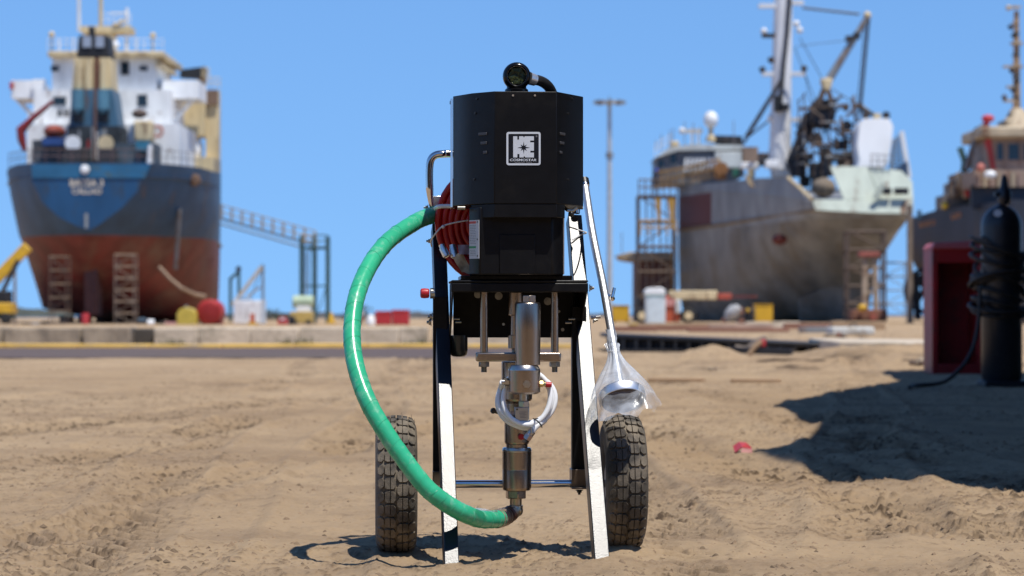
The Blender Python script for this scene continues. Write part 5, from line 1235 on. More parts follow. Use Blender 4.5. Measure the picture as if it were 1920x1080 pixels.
# wheels
def wheel(cx, cy, Rpx, yaw=0):
    s = S(.08); R0 = Rpx*s; c = Q(cx, cy, .08); ax = UAX.copy()
    w = build('wheel', MB().lathe([(.012,-.034),(.03,-.034),(.034,-.028),(.05,-.024),(.053,-.030),(.058,-.030),(.058,.030),(.053,.030),(.05,.024),(.034,.028),(.03,.034),(.012,.034)], c, ax, 28), M('wheel_rim_grey', (.25,.25,.25), .45, .4, .2, 10), PUMP)
    Wd = .0405; th = .0052; Rb = R0-th
    def rad_at(b): return Rb-.0022*(b/.02)**2 if abs(b) < .032 else Rb-.0022*(.032/.02)**2-(abs(b)-.032)*1.4
    prof = []
    for k in range(33):
        b = -Wd+2*Wd*k/32; prof.append((rad_at(b), b))
    prof = [(.057,-.026),(.064,-.034),(.080,-.0405),(.098,-.0412),(.112,-.0400),(rad_at(-.0385),-.0385)]+[(rad_at(b),b) for b in [-.035+.07*k/20 for k in range(21)]]+[(rad_at(.0385),.0385),(.112,.0400),(.098,.0412),(.080,.0405),(.064,.034),(.057,.026)]
    mb = MB().lathe(prof, c, ax, 72, cap=False)
    u = Vector((0,0,1)); wv = ax.cross(u)
    N = 32; rs = random.Random(int(cx)); dth = 2*math.pi/N
    def block(b0, b1, t0, t1, ch0=0, ch1=0, h=th, taper=.0009):
        """tread block between lateral b0..b1 and angle t0..t1, corners cut on a side"""
        outl = []
        dt = (t1-t0)
        A = [(b0, t0+ch0*dt), (b0+(.0045 if ch0 else 0), t0), (b1-(.0045 if ch1 else 0), t0), (b1, t0+ch1*dt), (b1, t1-ch1*dt), (b1-(.0045 if ch1 else 0), t1), (b0+(.0045 if ch0 else 0), t1), (b0, t1-ch0*dt)]
        pts = []
        for q in A:
            if not pts or (abs(q[0]-pts[-1][0])+abs(q[1]-pts[-1][1])*.1) > 1e-6: pts.append(q)
        if abs(pts[0][0]-pts[-1][0])+abs(pts[0][1]-pts[-1][1])*.1 < 1e-6: pts.pop()
        cb = sum(q[0] for q in pts)/len(pts); ct = sum(q[1] for q in pts)/len(pts)
        lo = []; hi = []
        for b, t in pts:
            for L, hh, k in ((lo, -.002, 1), (hi, h, .93)):
                bb = cb+(b-cb)*k; tt = ct+(t-ct)*k; r = rad_at(b)+hh
                L.append(c+ax*bb+(u*math.cos(tt)+wv*math.sin(tt))*r)
        n = len(pts)
        mb.add(lo+hi, [tuple(range(n, 2*n))]+[(k, (k+1)%n, n+(k+1)%n, n+k) for k in range(n)])
    for i in range(N):
        t = i*dth
        for (sgn, off) in ((-1, 0), (1, .5)):
            tt = t+off*dth; g = .085*dth
            a, m_, e = .0012*1, .0118, .0225
            # inner half and outer half of the centre block, parted by a thin sipe
            if sgn < 0:
                block(-m_+.0005, -a, tt+g, tt+dth-g*.4, 0, .28); block(-e, -m_-.0005, tt+g, tt+dth-g*.4, .12, 0)
                block(-.0365, -e-.0016, tt+g*1.6, tt+dth-g, .25, .22, th*.9)
            else:
                block(a, m_-.0005, tt+g, tt+dth-g*.4, .28, 0); block(m_+.0005, e, tt+g, tt+dth-g*.4, 0, .12)
                block(e+.0016, .0365, tt+g*1.6, tt+dth-g, .22, .25, th*.9)
    ty = build('tyre', mb, RUBBER, w, smooth=32)
    # moulding hairs
    hb = MB()
    for k in range(90):
        t = rs.random()*2*math.pi; b = rs.choice((-.036,-.03,.03,.036,-.012,.012)); r = rad_at(b)+th*.9
        q = c+ax*b+(u*math.cos(t)+wv*math.sin(t))*r; d = (u*math.cos(t)+wv*math.sin(t)+ax*rs.uniform(-.6,.6)*(1 if b > 0 else 1)).normalized()
        hb.cyl(q, q+d*rs.uniform(.003,.0075), .0004, .0002, n=4)
    h = build('rubber_hairs', hb, BLKNYLON, w); h['kind'] = 'stuff'
    return w
wheel(743, 909, 130.5)
wheel(1167, 904, 127.5)

# handle loop of chrome tube
hp = [Q(812,398,.225), Q(809,384,.225), Q(806,360,.225), Q(805,335,.225), Q(805.5,312,.225), Q(808,299,.225), Q(816,291,.225), Q(830,288.5,.225), Q(860,288,.23), Q(1060,288,.235), Q(1078,291,.235), Q(1085,303,.235), Q(1085,340,.235), Q(1080,400,.225)]
sp = spline(hp, 8); rr = []
for i, p in enumerate(sp):
    k = i/(len(sp)-1); e = min(1, max(0, (k-.012)/.16)); rr.append((.0032+.0046*e) if k < .5 else .0078)
build('handle', MB().tube(sp, rr, 16), CHROME, PUMP, smooth=60)
bolt(PUMP, Q(803,389,.222), -UAX, .004, .004); bolt(PUMP, Q(808,452,.19), -UAX, .004, .004)
build('handle_lug', MB().obox(Q(818,384,.228), UAX*.012, VAX*.003, ZAX*.018), ALUM, PUMP, bevel=.001)

# shelf with its back plate and gussets
SH = MB(); mbox(SH, 846, 525, 1103, 530, -.05, .20); mbox(SH, 846, 530.2, 1103, 548, -.05, .006)
shelf = build('shelf', SH, BLACK, PUMP, bevel=.0025)
zt, z1, z2 = Q(0,530.4,-.044).z, Q(0,548,-.044).z, Q(0,633,.13).z
for x, sg in ((847.5, 1), (1101.5, -1)):
    e = Q(x, 540, -.0435); base = Vector((e.x, e.y, 0)); th = UAX*.003*sg
    poly = [base+ZAX*zt, base+ZAX*z1, base+VAX*.174+ZAX*z2, base+VAX*.174+ZAX*zt]
    build('gusset', MB().prism(poly, th), BLACK, shelf, bevel=.0006)
mb = MB(); mbox(mb, 850, 530.5, 1086, 633, .131, .005)
bp = build('back_plate', mb, BLACK, PUMP, bevel=.0008)
for x, y in ((896,552),(935,555),(1027,565)): bolt(bp, Q(x,y,.1305), FR, .0052, .005, ZINC)
for x, y, r in ((944,608,2.6),(1055,618,3.2),(1048.5,584,2.2)): build('rivet_hole_disc', MB().cyl(Q(x,y,.1305), Q(x,y,.1285), r*S(.13), n=12), WHITEP if x < 1000 else ZINC, bp)  # the white disc imitates a bright hole through the plate
for x, y in ((851,598),(854,604)): build('screw_tip', MB().cyl(Q(x,y,.05), Q(x+11,y,.05), .0022, n=8), ZINC, bp)
for x, y in ((1078,598),(1072,605)): build('screw_tip', MB().cyl(Q(x,y,.05), Q(x-12,y,.05), .0022, n=8), ZINC, bp)
for p in (Q(811,594,.09), Q(809,604,.09)): bolt(PUMP, p, -UAX, .0055, .004)
for p, r in ((Q(1105,540,.15), .005), (Q(1112,600,.13), .0045)): bolt(PUMP, p, UAX, r, .004)
build('side_stud', MB().cyl(Q(1108,596,.12), Q(1126,594,.12), .0035, n=10), STAINL, PUMP)
# red capped outlet on the left
o = build('outlet_fitting', MB().cyl(Q(815,550,.06), Q(808,550,.06), .010, n=16), ZINC, PUMP)
hexnut(m_ := MB(), Q(813,550,.06), -UAX, .0105, .007); build('nut', m_, ZINC, o, smooth=30)
build('red_cap', MB().lathe([(.0075,0),(.0098,.002),(.0105,.010),(.0098,.016),(.006,.018)], Q(805,550,.06), -UAX, 10), REDCAP, o, bevel=.0006)
# dark bowl under the left of the plate
build('muffler', MB().lathe([(.002,-.031),(.012,-.030),(.0165,-.026),(.018,-.018),(.018,.012)], Q(860,640,.09), (0,0,1), 24), M('bowl_smoked', (.02,.022,.02), .2, 0, .2, 20), PUMP, smooth=50)

# base plate and motor
mb = MB(); mbox(mb, 864, 516.5, 1073, 524.8, -.035, .17); build('base_plate', mb, GLOSSBLK, PUMP, bevel=.0012)
for x in (904, 1048): bolt(PUMP, Q(x, 514.5, -.025), ZAX, .006, .003, STAINL, washer=True)
def plan(pts, y0, y1, vref, nm, mat, bevel=.0015):
    """solid with a plan outline given as (pixel x at depth v, v)"""
    zb, zt = Q(960,y1,vref).z, Q(960,y0,vref).z; lo = []
    for x, v in pts:
        q = Q(x, 588, v); lo.append(Vector((q.x, q.y, zb)))
    return build(nm, MB().prism(lo, (0,0,zt-zb)), mat, PUMP, bevel=bevel)
motor = plan([(880,.125),(880,-.042),(899,-.070),(1036,-.070),(1056,-.042),(1056,.125)], 388, 515.8, -.07, 'motor_body', BLACK, .003)
mb = MB(); mbox(mb, 937, 440, 1003, 513.5, -.073, .0032); build('front_cover', mb, BLACK, motor, bevel=.0008)
mb = MB(); mbox(mb, 1055.2, 398, 1058.2, 514, -.03, .10); build('side_trim', mb, ALUM, motor)
# hood: faceted sheet cover
HV = -.095
zt_ = Q(985,171,HV).z
def hood():
    pts = [(849.5,.018),(884,-.050),(927,HV),(1044,HV),(1093.5,.012),(1093.5,.16),(849.5,.16)]
    zb = Q(960,386.5,.015).z; lo = []
    for x, v in pts:
        q = Q(x, 588, v); lo.append(Vector((q.x, q.y, zb)))
    h = build('hood', MB().prism(lo, (0,0,zt_-zb)), BLACK, PUMP, bevel=.0013)
    # apron below the hood front
    zb2 = Q(960,407.5,HV).z
    def interp(x):
        t = (x-884)/(927-884); return -.050+(HV+.050)*t
    a = [Vector((*Q(x,588,v).xy, zb2)) for x, v in ((884,-.048),(927,HV+.001),(1044,HV+.001),(1059,HV+.033),(1059,HV+.05),(1044,HV+.02),(927,HV+.02),(886,-.035))]
    build('apron', MB().prism(a, (0,0,zb-zb2-.0004)), BLACK, h, bevel=.001)
    return h
hood_ = hood()
mb = MB(); s0 = Q(846,300,.03)
lo = [Vector((*Q(844.5,588,.03).xy, Q(0,387,.03).z)), Vector((*Q(848.8,588,.022).xy, Q(0,387,.03).z)), Vector((*Q(848.8,588,.158).xy, Q(0,387,.03).z)), Vector((*Q(844.5,588,.158).xy, Q(0,387,.03).z))]
sp_ = build('side_panel', MB().prism(lo, (0,0,zt_-lo[0].z-.004)), ALUM, hood_, bevel=.0008)
build('panel_screw', MB().cyl(Q(844.6,192,.045), Q(843.2,192,.045), .0035, n=10), SOOT, sp_)
# louvres and small screws on the hood facets
fl = Vector((Q(927,588,HV)-Q(884,588,-.05)).xy.to_3d()).normalized(); nl = Vector((fl.y,-fl.x,0))
fr_ = Vector((Q(1093.5,588,.012)-Q(1044,588,HV)).xy.to_3d()).normalized(); nr = Vector((fr_.y,-fr_.x,0))
def on_facet(x, y, xa, va, xb, vb):
    t = (x-xa)/(xb-xa); return Q(x, y, va+(vb-va)*t)
for x, y, w in ((905.5,251,8.5),(907.5,268,6.2),(910,285.5,3.6)):
    p = on_facet(x, y, 884, -.05, 927, HV)
    build('louvre', MB().obox(p+nl*.0006, fl*w*S(0)*1.25, nl*.0016, ZAX*.0026), M('louvre_lip', (.045,.045,.05), .45), hood_, bevel=.0007)
for x, y, w in ((1054,251,7),(1053,268,5.5),(1051,285.5,3.2)):
    p = on_facet(x, y, 1044, HV, 1093.5, .012)
    build('louvre', MB().obox(p+nr*.0006, fr_*w*S(0)*1.5, nr*.0016, ZAX*.0026), MATS['louvre_lip'], hood_, bevel=.0007)
for x, y, m in ((962,178.5,ALUM),(1003,178.5,ALUM)): build('screw', MB().cyl(Q(x,y,HV+.0002), Q(x,y,HV-.0016), 2.0*S(HV), n=12), m, hood_)
for x, y in ((894,185),(891,212),(889,336)): p = on_facet(x, y, 884, -.05, 927, HV); build('screw', MB().cyl(p, p+nl*.0018, .0022, n=12), BLKNYLON, hood_)
for x, y in ((1073,185),(1065,213),(1065,337)): p = on_facet(x, y, 1044, HV, 1093.5, .012); build('screw', MB().cyl(p, p+nr*.0018, .0024, n=12), BLKNYLON, hood_)
for x, y in ((866,390),(897,390)):
    build('hood_bolt', MB().cyl(Q(x-8,y,-.03), Q(x+6,y,-.03), .0042, n=10), ZINC, hood_)
build('hood_bolt', MB().tube([Q(1058,389,-.02),Q(1064,394,-.025),Q(1074,395,-.02),Q(1082,389,-.02)], .0035, 8), ZINC, hood_); build('hood_knob', MB().ball(Q(1071,401,-.02), .006), BLKNYLON, hood_)

# logo sticker
def logo():
    v = HV-.0006
    def c(x, y, d=0): return Q(940+x*84/1163, 240+y*78/1080, v-d)
    def rrect(x0,y0,x1,y1,r,d=0,n=5):
        out = []
        for cx, cy, a0 in ((x1-r,y0+r,-90),(x1-r,y1-r,0),(x0+r,y1-r,90),(x0+r,y0+r,180)):
            for k in range(n+1):
                a = rad(a0+90*k/n); out.append(c(cx+r*math.cos(a), cy+r*math.sin(a), d))
        return out
    st = build('logo_sticker', MB().prism(rrect(132,98,1020,965,60), VAX*.0005), BLKP, PUMP)
    o, i = rrect(132,98,1020,965,60,.0003), rrect(182,150,972,915,26,.0003); n = len(o); mb = MB()
    mb.add(o+i, [(k,(k+1)%n,n+(k+1)%n,n+k) for k in range(n)]); build('border', mb, WHITEP, st)
    H_ = [(308,212),(415,212),(415,300),(460,300),(460,212),(568,212),(588,246),(608,212),(846,212),(846,322),(750,322),(750,370),(846,370),(846,588),(755,588),(755,636),(846,636),(846,762),(622,762),(600,730),(582,730),(582,762),(470,762),(470,672),(415,672),(415,762),(308,762)]
    build('emblem', MB().prism([c(x,y,.0004) for x,y in H_], VAX*.0003), WHITEP, st)
    star = []
    for k in range(16):
        a = k*math.pi/8; R = (158 if k % 4 == 0 else 112) if k % 2 == 0 else 46
        star.append(c(582+R*math.sin(a), 505-R*math.cos(a), .0007))
    build('star', MB().prism(star, VAX*.0002), BLKP, st)
    build('trademark_dot', MB().cyl(c(915,212,.0003), c(915,212,.0005), 25*84/1163*S(v), n=12), GREYP, st)
    text('lettering', 'COSMOSTAR', WHITEP, st, c(222,858,.0005), UAX, ZAX, width=690*84/1163*S(v), height=64*78/1080*S(v), bold=.02, shear=.15)
    mb = MB(); x = 350
    for k in range(12):
        if k != 7: mb.prism([c(x,905,.0004),c(x+22,905,.0004),c(x+22,882,.0004),c(x,882,.0004)], VAX*.0001)
        x += 38
    build('small_print', mb, GREYP, st)
logo()
# instruction label on the chamfer of the motor
def ilabel():
    a = Q(880.6,411,-.0428); b = Q(898.8,411,-.0700); ux = (Vector((b.x,b.y,0))-Vector((a.x,a.y,0))); W = ux.length; ux.normalize(); n = Vector((ux.y,-ux.x,0))
    zt, zb = Q(0,411,-.055).z, Q(0,484,-.055).z; hh = zt-zb; o = Vector((a.x,a.y,zb))
    def rect(x0,y0,x1,y1,d,th=.0004):
        p = [o+ux*W*x+ZAX*hh*y+n*d for x,y in ((x0,y0),(x1,y0),(x1,y1),(x0,y1))]; return MB().prism(p, -n*th)
    L_ = build('instruction_label', rect(.01,0,1.0,1,.0012,.001), LABEL, PUMP)
    build('red_band', rect(.02,.91,.70,.97,.0015), LRED, L_); build('green_band', rect(.02,.27,.70,.325,.0015), LGREEN, L_)
    rs = random.Random(5); mb = MB()
    for k in range(19):
        y = .86-k*.043
        if .24 < y < .35: continue
        x = .08
        while x < .64:
            w = rs.uniform(.05,.16); p = [o+ux*W*xx+ZAX*hh*yy+n*.0014 for xx,yy in ((x,y),(min(x+w,.68),y),(min(x+w,.68),y+.011),(x,y+.011))]; mb.prism(p, -n*.0002); x += w+.04
    build('small_print', mb, LDARK, L_)
    for y in (.95,.5,.07): q = o+ux*W*.85+ZAX*hh*y+n*.0013; build('symbol', MB().cyl(q, q+n*.0003, .0019, n=12), LDARK, L_)
ilabel()

# air inlet swivel on the top with its hose
def inlet():
    v = .01; s = S(v)
    b = build('air_inlet', vl(968.5, [(22,173),(22,168),(18.5,165),(18.5,160)], v, 24), GLOSSBLK, PUMP, smooth=40)
    ce = Q(968.5,143,v)
    prof = [(.8*s,.014),(17*s,.014),(20*s,.012),(26.0*s,.004),(26.4*s,-.006),(25.5*s,-.014),(22.5*s,-.020),(20*s,-.021),(18.2*s,-.0195),(17.6*s,-.013)]
    build('swivel_body', MB().lathe(prof, ce, VAX, 36, cap=False), GLOSSBLK, b, smooth=45)
    build('bright_rim', MB().lathe([(17.8*s,-.0150),(18.4*s,-.0158),(17.4*s,-.0158),(17.2*s,-.0130)], ce, VAX, 36, cap=False), CHROME, b)
    build('plug', MB().cyl(ce-VAX*.0105, ce-VAX*.0142, 17.4*s, n=6, ph=.35), PLUGREFL, b, bevel=.0008)
    build('collar', MB().cyl(Q(991,146,v), Q(1003,150,v+.008), 12.2*s, 11*s, n=20), GALV, b)
    build('air_hose', MB().tube(spline([Q(1001,149,v+.006), Q(1012,151,v+.02), Q(1023,157,v+.04), Q(1031,166,v+.06), Q(1037,180,v+.075), Q(1040,196,v+.08)], 6), 10*s, 16), M('air_hose_rubber', (.02,.019,.018), .38, 0, .2, 40), b)
inlet()

# rods, cross bar, fluid section
for x in (907.5, 1040):
    v = -.012; r = build('tie_rod', vl(x, [(7.3,530.6),(7.3,574.4),(6.6,574.6),(6.6,575.8),(7.3,576),(7.3,617.2),(6.6,617.4),(6.6,618.6),(7.3,618.8),(7.3,661)], v, 20), STAIN, PUMP)
    m_ = MB(); hexnut(m_, Q(x,678.4,v), -ZAX, 10.4*S(v), 9.4*S(v)); build('nut', m_, ZINC, r, bevel=.0008, smooth=30)
    build('thread', vl(x, [(4.9, 687+k*.9+(0 if k % 2 else 0)) if k % 2 else (5.6, 687+k*.9) for k in range(13)], v, 14), ZINC, r)
mb = MB(); mbox(mb, 893, 661, 1052, 678, -.034, .046); build('cross_bar', mb, STAIN, PUMP, bevel=.003)
VP = .012
build('piston_rod', vl(967, [(9,530.6),(9,548),(15,549),(15,590),(10,592),(10,628),(14.5,629),(14.5,653),(8,655),(8,661)], VP, 24), STAIN, PUMP)
pc = build('fluid_pump', vl(969, [(27.5,678.2),(28.8,680),(28.8,748),(26.5,751.5),(22,752),(20.5,754),(23.3,756),(23.3,829),(21.8,832),(20.3,833),(20.3,838.5),(25.4,839.2),(27.4,842.5),(27.4,879),(27,880),(27.2,881),(27.2,914),(25.5,918.5)], VP, 40), STAIN, PUMP, smooth=18)
build('bright_ring', vl(969, [(25.6,838.9),(27.6,842.2),(27.6,846),(27.3,847)], VP, 40), STAINL, pc)
m_ = MB(); hexnut(m_, Q(967,918.6,VP), -ZAX, 20*S(VP), 15.6*S(VP), .3); build('hex_nut', m_, STAIN, pc, bevel=.0015, smooth=30)
build('outlet_lever', MB().cyl(Q(947,776,VP-.01), Q(921,769,VP-.02), .0042, n=10), M('lever_dark', (.10,.085,.07), .35, .6), pc)
m_ = MB(); hexnut(m_, Q(927,770.5,VP-.018), Q(921,769,VP-.02)-Q(927,770.5,VP-.018), .0058, .005); build('lever_end', m_, MATS['lever_dark'], pc)
build('red_plug', MB().cyl(Q(977.5,819,VP-.022), Q(977.5,819,VP-.034), 5.8*S(VP), n=14), REDCAP, pc, bevel=.001)
build('plug_seat', MB().cyl(Q(977.5,819,VP-.016), Q(977.5,819,VP-.0235), 6.6*S(VP), n=6), BRASS, pc)
# filter housing in front
VF = -.078
ft = build('filter_housing', vl(989.5, [(21,566.6),(23.6,568.5),(24.4,571),(24.2,620),(23.3,684)][::-1], VF, 40), STAIN, PUMP)
m_ = MB(); hexnut(m_, Q(992.5,567,VF), ZAX, 13.8*S(VF), 13*S(VF), .5); build('top_nut', m_, STAIN, ft, bevel=.001, smooth=30)
build('filter_base', vl(983, [(25,738.5),(29.8,735),(30,731),(30,693.5),(25.5,685),(23.5,684.2)], VF, 40), STAIN, ft, smooth=20)
build('bright_shoulder', vl(983, [(30.1,694),(29.9,692.6),(25.6,685),(25,684.4)], VF, 40), STAINL, ft)
bolt(ft, Q(987.7,720.5,VF-.030), FR, 7.4*S(VF), .005, STAINL, washer=False)
m_ = MB(); hexnut(m_, Q(954,716.5,VF), -UAX, 7.6*S(VF), 8*S(VF)); m_.cyl(Q(946.5,716.5,VF), Q(941,716.5,VF), 5.4*S(VF), n=14); build('drain_fitting', m_, STAINL, ft, smooth=30)
m_ = MB(); hexnut(m_, Q(1012,720,VF), UAX, 6.8*S(VF), 6*S(VF)); m_.cyl(Q(1018,720,VF), Q(1024,720.5,VF), 4.6*S(VF), n=12); build('brass_outlet', m_, BRASS, ft, smooth=30)
build('red_cap', MB().cyl(Q(1023,721,VF), Q(1034.5,721.5,VF), 5.3*S(VF), 5.0*S(VF), n=14), REDCAP, ft, bevel=.001)
m_ = MB(); m_.add([], []); vl(982, [(8,752),(8,738.6)], VF+.01, 16, m_); hexnut(m_, Q(982,763,VF+.01), ZAX, 11*S(VF), 11*S(VF), .5); build('union', m_, STAINL, ft, bevel=.0008, smooth=30)
mb = MB(); mbox(mb, 965.5, 763.5, 992, 789, VF+.0, .024); vb = build('valve_block', mb, M('valve_block_grey', (.50,.49,.46), .35, .9, .1, 60), ft, bevel=.0012)
build('tag_hole', MB().cyl(Q(969.5,767.5,VF-.0002), Q(969.5,767.5,VF-.0008), 1.7*S(VF), n=10), SOOT, vb)
mb = MB()
for k in range(5): mbox(mb, 973+.6*k, 772+k*2.6, 987-(k%2)*3, 772.8+k*2.6, VF-.0005, .0003)
build('engraving', mb, GREYP, vb)
m_ = MB(); hexnut(m_, Q(958,777,VF+.012), UAX, .0075, .009, .2); build('side_nut', m_, STAINL, vb, smooth=30)
# elbow at the foot
el = spline([Q(967,934,VP), Q(967,945,VP), Q(966.5,953,VP-.001), Q(960,962,VP-.008), Q(948,968,VP-.02), Q(936,972,VP-.034)], 6)
e = build('elbow', MB().tube(el[:22], [11.5*S(VP)]*8+[13.5*S(VP)]*14, 20), M('elbow_tarnish', (.58,.48,.34), .32, 1, .25, 60), pc)
build('elbow_corner', MB().ball(Q(969,957,VP-.002), (.0125,.0125,.0125), 18, 12), MATS['elbow_tarnish'], e)

# green suction hose
def green_hose():
    A = Q(941,970.5,-.026)
    R = root('suction_hose', A, 'thick green suction hose looping out left from the foot of the pump', 'hose')
    cl = [(936,971.8,-.052),(920,973.5,-.10),(898,972.5,-.15),(872,963,-.195),(848,950.5,-.215),(822,933,-.225),(798,912,-.225),(763,868,-.22),(724,812,-.21),(692,757,-.19),(673,708,-.16),(663,665,-.13),(660,622,-.10),(665,572,-.06),(679,526,-.015),(703,482,.04),(733,447.5,.10),(777,417.5,.165),(800,407,.20),(830,398,.235),(880,392,.245)]
    sp = spline([Q(*c) for c in cl], 9)
    rs = random.Random(3); rr = [16.3*S(-.05)*(1+.012*math.sin(i*1.9)+.006*rs.uniform(-1,1)) for i in range(len(sp))]
    build('hose', MB().tube(sp, rr, 26), GREEN, R, smooth=60)
    # wrap seams of the clear foil: thin raised bands
    for i in range(8, len(sp)-12, 6):
        t = (sp[i+1]-sp[i-1]).normalized(); u = t.orthogonal().normalized(); w = t.cross(u); lean = .006
        pts = []
        for k in range(27):
            a = 2*math.pi*k/26; d = u*math.cos(a)+w*math.sin(a); pts.append(sp[i]+d*(rr[i]+.0002)+t*lean*math.cos(a+1.1))
        build('wrap_seam', MB().tube(pts[:-1], .00034, 5, closed=True), M('wrap_seam_green', (.045,.40,.22), .25), R)
    # taped cuff
    s = spline([Q(963,958,VP-.008), Q(952,966,VP-.018), Q(941,970,-.03), Q(931,972.8,-.065)], 8)
    n = len(s); build('taped_cuff', MB().tube(s, [ (13.2+3.9*smooth01(.0,.6,i/n)+.7*math.sin(i*1.7))*S(0) for i in range(n)], 20), TAPE, R, smooth=60)
    for k, i in enumerate((4, 9, 14)):
        t = (s[i+1]-s[i-1]).normalized(); build('hose_clip', MB().cyl(s[i]-t*.0025, s[i]+t*.0025, (15.4+.9*k)*S(0), n=22), M('clip_rust', (.14,.07,.05), .4, .5, .4, 40), R)
    loose = MB(); q0 = Q(905,962,-.155)
    loose.sheet([[Q(893+j*8, 957-4*math.sin(k*1.1+j*.9)-k*1.3, -.165-.012*k) for j in range(6)] for k in range(4)])
    build('loose_foil', loose, FILM, R, smooth=60)
green_hose()

# red high pressure hose coil
def red_coil():
    c0 = Q(924,420,.165); R = root('red_hose', c0, 'coil of red high pressure hose hung behind the left of the pump motor', 'hose')
    s = S(.16); r = 7.0*s; pts = []; rs = random.Random(4)
    cx, cy = 924, 421
    nl, nr_ = 3, 6
    ax = (VAX+UAX*.30).normalized()        # coil axis turned a little to the left side
    e1 = ax.cross(ZAX).normalized(); e2 = ZAX
    for L in range(nl):
        rng = range(nr_) if L % 2 == 0 else range(nr_-1, -1, -1)
        for k in rng:
            for i in range(40):
                t = 2*math.pi*i/40+1.2; f = i/40
                rad_ = (104-k*12.4+1.2*math.sin(3*t+L+k))*s
                d = (L-1)*r*2.1+.0015*math.sin(2*t+k*2+L)
                pts.append(c0+e1*math.cos(t)*rad_*1.0+e2*math.sin(t)*rad_*1.05+ax*d)
    for _ in range(3): pts = [pts[0]]+[(pts[i-1]+pts[i]*2+pts[i+1])/4 for i in range(1, len(pts)-1)]+[pts[-1]]
    build('coil', MB().tube(pts, r*.98, 9), REDHOSE, R, smooth=60)
    for x, y, x2, y2 in ((838,470,829,462),(853,472,848,458)):
        f = build('crimp_end', MB().lathe([(.005,0),(.0075,.002),(.0075,.020),(.006,.022),(.006,.028)], Q(x,y+12,.108), Q(x2,y2,.112)-Q(x,y+12,.108), 16), GALV, R)
    build('paper_tag', MB().sheet([[Q(846+i*4.5+j*5, 476+j*9+2.2*math.sin(i*1.3+j), .100+.004*math.sin(i+j*2)) for i in range(6)] for j in range(5)]), PAPER, R, smooth=60)
    build('tag_wrap', MB().sheet([[Q(858+i*5+j*1, 459+j*6, .092+.003*math.sin(i*1.5+j)) for i in range(6)] for j in range(4)]), M('tag_lilac', (.30,.24,.30), .5, 0, .3, 60), R, smooth=60)
    build('band', MB().tube(spline([Q(816.5,391,.16), Q(822,387.5,.105), Q(836,386.5,.098), Q(852,387,.096)], 6), [.0042]*19, 8), CLEARTIE, R)
    build('cable_tie', MB().tube(spline([Q(809,462,.16), Q(808,452,.13), Q(815,440,.10), Q(829,425,.095), Q(850,418,.092), Q(878,413,.088)], 6), .0016, 6), CLEARTIE, R)
    build('tie_head', MB().ball(Q(831,425,.093), .0035), CLEARTIE, R)
red_coil()

# white drain tube coil
def drain():
    R = root('drain_tube', Q(986,751,-.075), 'milky white drain tube coiled in front of the pump with a black tie', 'tube')
    pts = []; rs = random.Random(2); n = 44
    pts.append(Q(942,716,VF))
    for i in range(3*n+22):
        t = math.radians(150)+2*math.pi*i/n; k = i/n; e = 1 if k > .12 else k/.12
        rx = 50.0+6.0*math.sin(k*1.9+.4)+1.5*math.sin(2*t); ry = 48.5+5.0*math.cos(k*1.7+.5)
        low = max(0, -math.sin(t))
        pts.append(Q(985.5+rx*math.cos(t)+k*.8, 750-ry*math.sin(t)-1.5*k*(1-low), -.050-.0085*(k%3)+.012*math.sin(t)))
    last = pts[-1]
    pts += [Q(1009,792,-.090), Q(1002,803,-.088), Q(996,811,-.086)]
    for _ in range(3): pts = [pts[0]]+[(pts[i-1]+pts[i]*2+pts[i+1])/4 for i in range(1, len(pts)-1)]+[pts[-1]]
    build('tube', MB().tube(pts, 5.0*S(-.08), 12), WHITEHOSE, R, smooth=60)
    build('black_tie', MB().tube(spline([Q(1000,785,-.06), Q(1006,788,-.098), Q(1013,795,-.098), Q(1016,801,-.065)], 5), .0014, 6), BLKNYLON, R)
    build('tie_tail', MB().cyl(Q(1001,786,-.105), Q(1009,784,-.108), .001, n=6), BLKNYLON, R)
    m_ = MB().cyl(Q(998,808,-.086), Q(992,816,-.086), .0074, n=16); build('hose_clamp', m_, STAINL, R)
    build('clamp_screw', MB().cyl(Q(996,800,-.106), Q(998,812,-.107), .003, n=8), STAINL, R)
    m_ = MB(); hexnut(m_, Q(993,815,-.097), Q(987,824,-.095)-Q(993,815,-.097), .0085, .010); build('end_fitting', m_, M('fitting_mauve', (.45,.36,.35), .3, 1), R, smooth=30)
drain()

